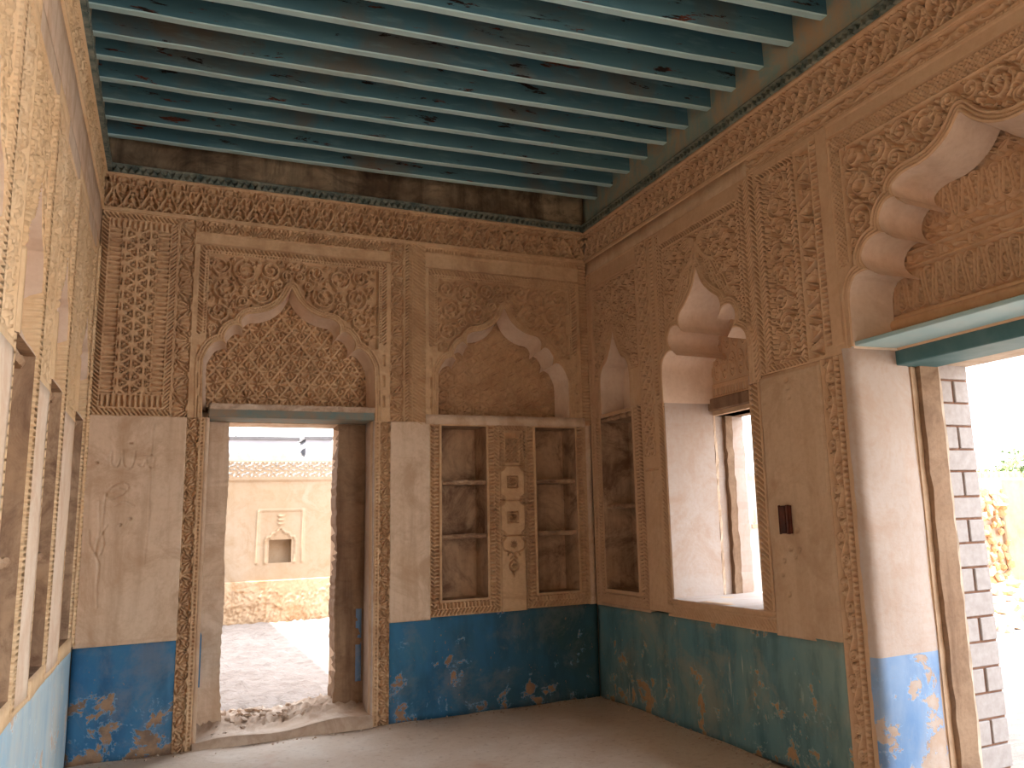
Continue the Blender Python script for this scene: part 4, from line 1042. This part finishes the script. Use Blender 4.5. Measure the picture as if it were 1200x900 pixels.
for i in range(44): x = -.9+i*.135; link('crenel', boxes_mesh('crenel', [fbox(CW, x, x+.09, 2.66, 2.72, -.45, -.15), fbox(CW, x+.025, x+.065, 2.72, 2.76, -.42, -.18)]), 'yardwall2', cw)
# eastern part of the boundary
ew = link('yard_wall', boxes_mesh('yard_wall', [(0.0, 16.5, 7.5, 7.9, -.1, 2.22)]), 'yardwall2', kind='structure')
for i in range(60): x = 4.0+i*.2; link('crenel', boxes_mesh('crenel', [(x, x+.12, 7.55, 7.8, 2.22, 2.32), (x+.03, x+.09, 7.58, 7.77, 2.32, 2.38)]), 'yardwall', ew)
for i in range(7):
    x = 7.0+i*.22; link('wall_motif', boxes_mesh('wall_motif', [(x, x+.05, 7.47, 7.5, 1.35, 1.62), (x-.05, x+.10, 7.475, 7.5, 1.25, 1.32)]), 'yardwall', ew)
# west wing whose shade crosses the yard
link('west_wing', boxes_mesh('west_wing', [(-9, -4.75, .6, 7.5, -.1, 5.0)]), 'yardwall', kind='structure')
# neighbouring grey buildings
for nm, x0, x1, z1, lb in (('building', -6.5, -.76, 3.62, 'long low grey flat-roofed building beyond the yard wall, left of the gap'), ('building', -.58, .02, 3.64, 'small grey block right of the gap beyond the yard wall')):
    b = link(nm, None, None, label=lb, cat='building'); b.location = (0, 14, 0)
    link('wall', boxes_mesh('wall', [(x0, x1, 0, 1, -.1, z1)]), 'greyhouse', b)
    link('roof_edge', boxes_mesh('roof_edge', [(x0-.04, x1+.04, -.05, 1.05, z1, z1+.07)]), 'cable', b)
    for k in range(int((x1-x0)/.9)): link('window', boxes_mesh('window', [(x0+.3+k*.9, x0+.6+k*.9, -.02, .0, 2.75, 2.95)]), 'cable', b)
# overhead cables
for i, (a, b) in enumerate([((-2.62, 10, 3.65), (.4, 12, 7.4)), ((-2.2, 10, 3.72), (.9, 12, 7.3)), ((-2.9, 10, 3.9), (.1, 12, 7.6)), ((-2.45, 9.5, 3.2), (.2, 11.5, 6.1))]):
    cu = bpy.data.curves.new('cable', 'CURVE'); cu.dimensions = '3D'; cu.bevel_depth = .008; cu.bevel_resolution = 1
    sp = cu.splines.new('POLY'); sp.points.add(12)
    for k in range(13):
        t = k/12; p = [a[j]+(b[j]-a[j])*t for j in range(3)]; p[2] -= .25*math.sin(math.pi*t)*.5; sp.points[k].co = (*p, 1)
    tmp = bpy.data.objects.new('tmp', cu); me = bpy.data.meshes.new_from_object(tmp); bpy.data.objects.remove(tmp); me.name = 'cable'
    me.materials.clear(); o = link('cable', me, 'cable')
    o['label'] = 'thin overhead cable slanting across the sky above the yard wall'; o['category'] = 'cable'; o['group'] = 'overhead cables above the yard'

# ------------------------------------------------------------------ ruins and rubble beyond the wide doorway
rw = link('ruined_wall', None, None, kind=None, label='broken stub of plastered rubble wall behind the stone heap outside', cat='ruined wall'); rw.location = (7.9, 2.35, 0)
link('plaster_face', boxes_mesh('plaster_face', [(.45, 2.3, -.02, .45, -.1, 1.95)], .02), 'yardwall', rw)
link('core', boxes_mesh('core', [(.0, .47, .05, .4, -.1, 1.75)]), 'dirt', rw)
k = 0
for zc in np.arange(.08, 1.85, .13):
    for xc in (.0, .16, .31, .45):
        o = link('stone', RKB[k % 5], None, rw); k += 1; s = random.uniform(.05, .115)
        o.location = (xc+random.uniform(-.06, .05), random.uniform(-.03, .05), zc+random.uniform(-.05, .05)); o.scale = (s, s*.8, s); o.rotation_euler = (random.uniform(0, 6), random.uniform(0, 6), random.uniform(0, 6))
placed = []; tries = 0
while len(placed) < 78 and tries < 6000:
    tries += 1
    x = random.uniform(5.5, 9.2); y = random.uniform(.65, 1.95); s_ = random.uniform(.07, .21)
    if any(math.hypot(x-a, y-b) < (s_+c)*1.05 for a, b, c in placed): continue
    placed.append((x, y, s_)); i = len(placed)
    z = .42*float(ss((y-.7)/1.6))*float(ss((x-5)/.6))
    o = link('stone', (RKA+RKB[:2])[i % 10], None, label='pale limestone rubble block in the heap outside the wide doorway', cat='stone', group='rubble heap in the yard')
    o.location = (x, y, z+s_*.28-.03); o.scale = (s_, s_*.85, s_); o.rotation_euler = (random.uniform(-.3, .3), random.uniform(-.3, .3), random.uniform(0, 6))
link('rubble_mound', mesh_np('rubble_mound', np.array([[x, y, -.04+.42*float(ss((y-.7)/1.6))*float(ss((x-5)/.6))+.02*math.sin(x*7)*math.sin(y*9)] for x in np.linspace(5, 9.5, 30) for y in np.linspace(.6, 2.6, 16)]), [(i*16+j, (i+1)*16+j, (i+1)*16+j+1, i*16+j+1) for i in range(29) for j in range(15)]), 'dirt', kind='structure')
# trees beyond the boundary
def tree(x, y, h, r, seed, lb):
    t = link('tree', None, None, label=lb, cat='tree', group=None); t.location = (x, y, 0)
    me = bpy.data.meshes.new('trunk'); bm = bmesh.new(); bmesh.ops.create_cone(bm, cap_ends=True, segments=8, radius1=.16, radius2=.07, depth=h-r); bmesh.ops.translate(bm, verts=bm.verts, vec=(0, 0, (h-r)/2)); bm.to_mesh(me); bm.free()
    link('trunk', me, 'wood', t)
    rr = np.random.default_rng(seed); n = 2600; d = rr.standard_normal((n, 3)); d /= np.linalg.norm(d, axis=1)[:, None]
    lump = 1+.25*np.sin(d[:, 0]*5+seed)*np.sin(d[:, 1]*4)+.15*np.sin(d[:, 2]*7)
    c = d*(r*lump*rr.uniform(.55, 1, n)**.4)[:, None]*[1.25, 1.1, .8]+[0, 0, h-r*.7]
    a = rr.standard_normal((n, 3)); a /= np.linalg.norm(a, axis=1)[:, None]; b = np.cross(a, d); s = rr.uniform(.05, .11, n)[:, None]
    P = np.stack([c-a*s, c-b*s*.5, c+a*s, c+b*s*.5], 1).reshape(-1, 3)
    link('foliage', mesh_np('foliage', P, np.arange(4*n).reshape(n, 4), False), 'leaf', t)['kind'] = 'stuff'
tree(15.6, 10.0, 2.85, 1.0, 1, 'dusty green bushy tree showing over the boundary wall at the right edge of the view')
tree(21.5, 11.5, 3.2, 1.1, 2, 'farther green tree beside it over the boundary wall, mostly out of view')
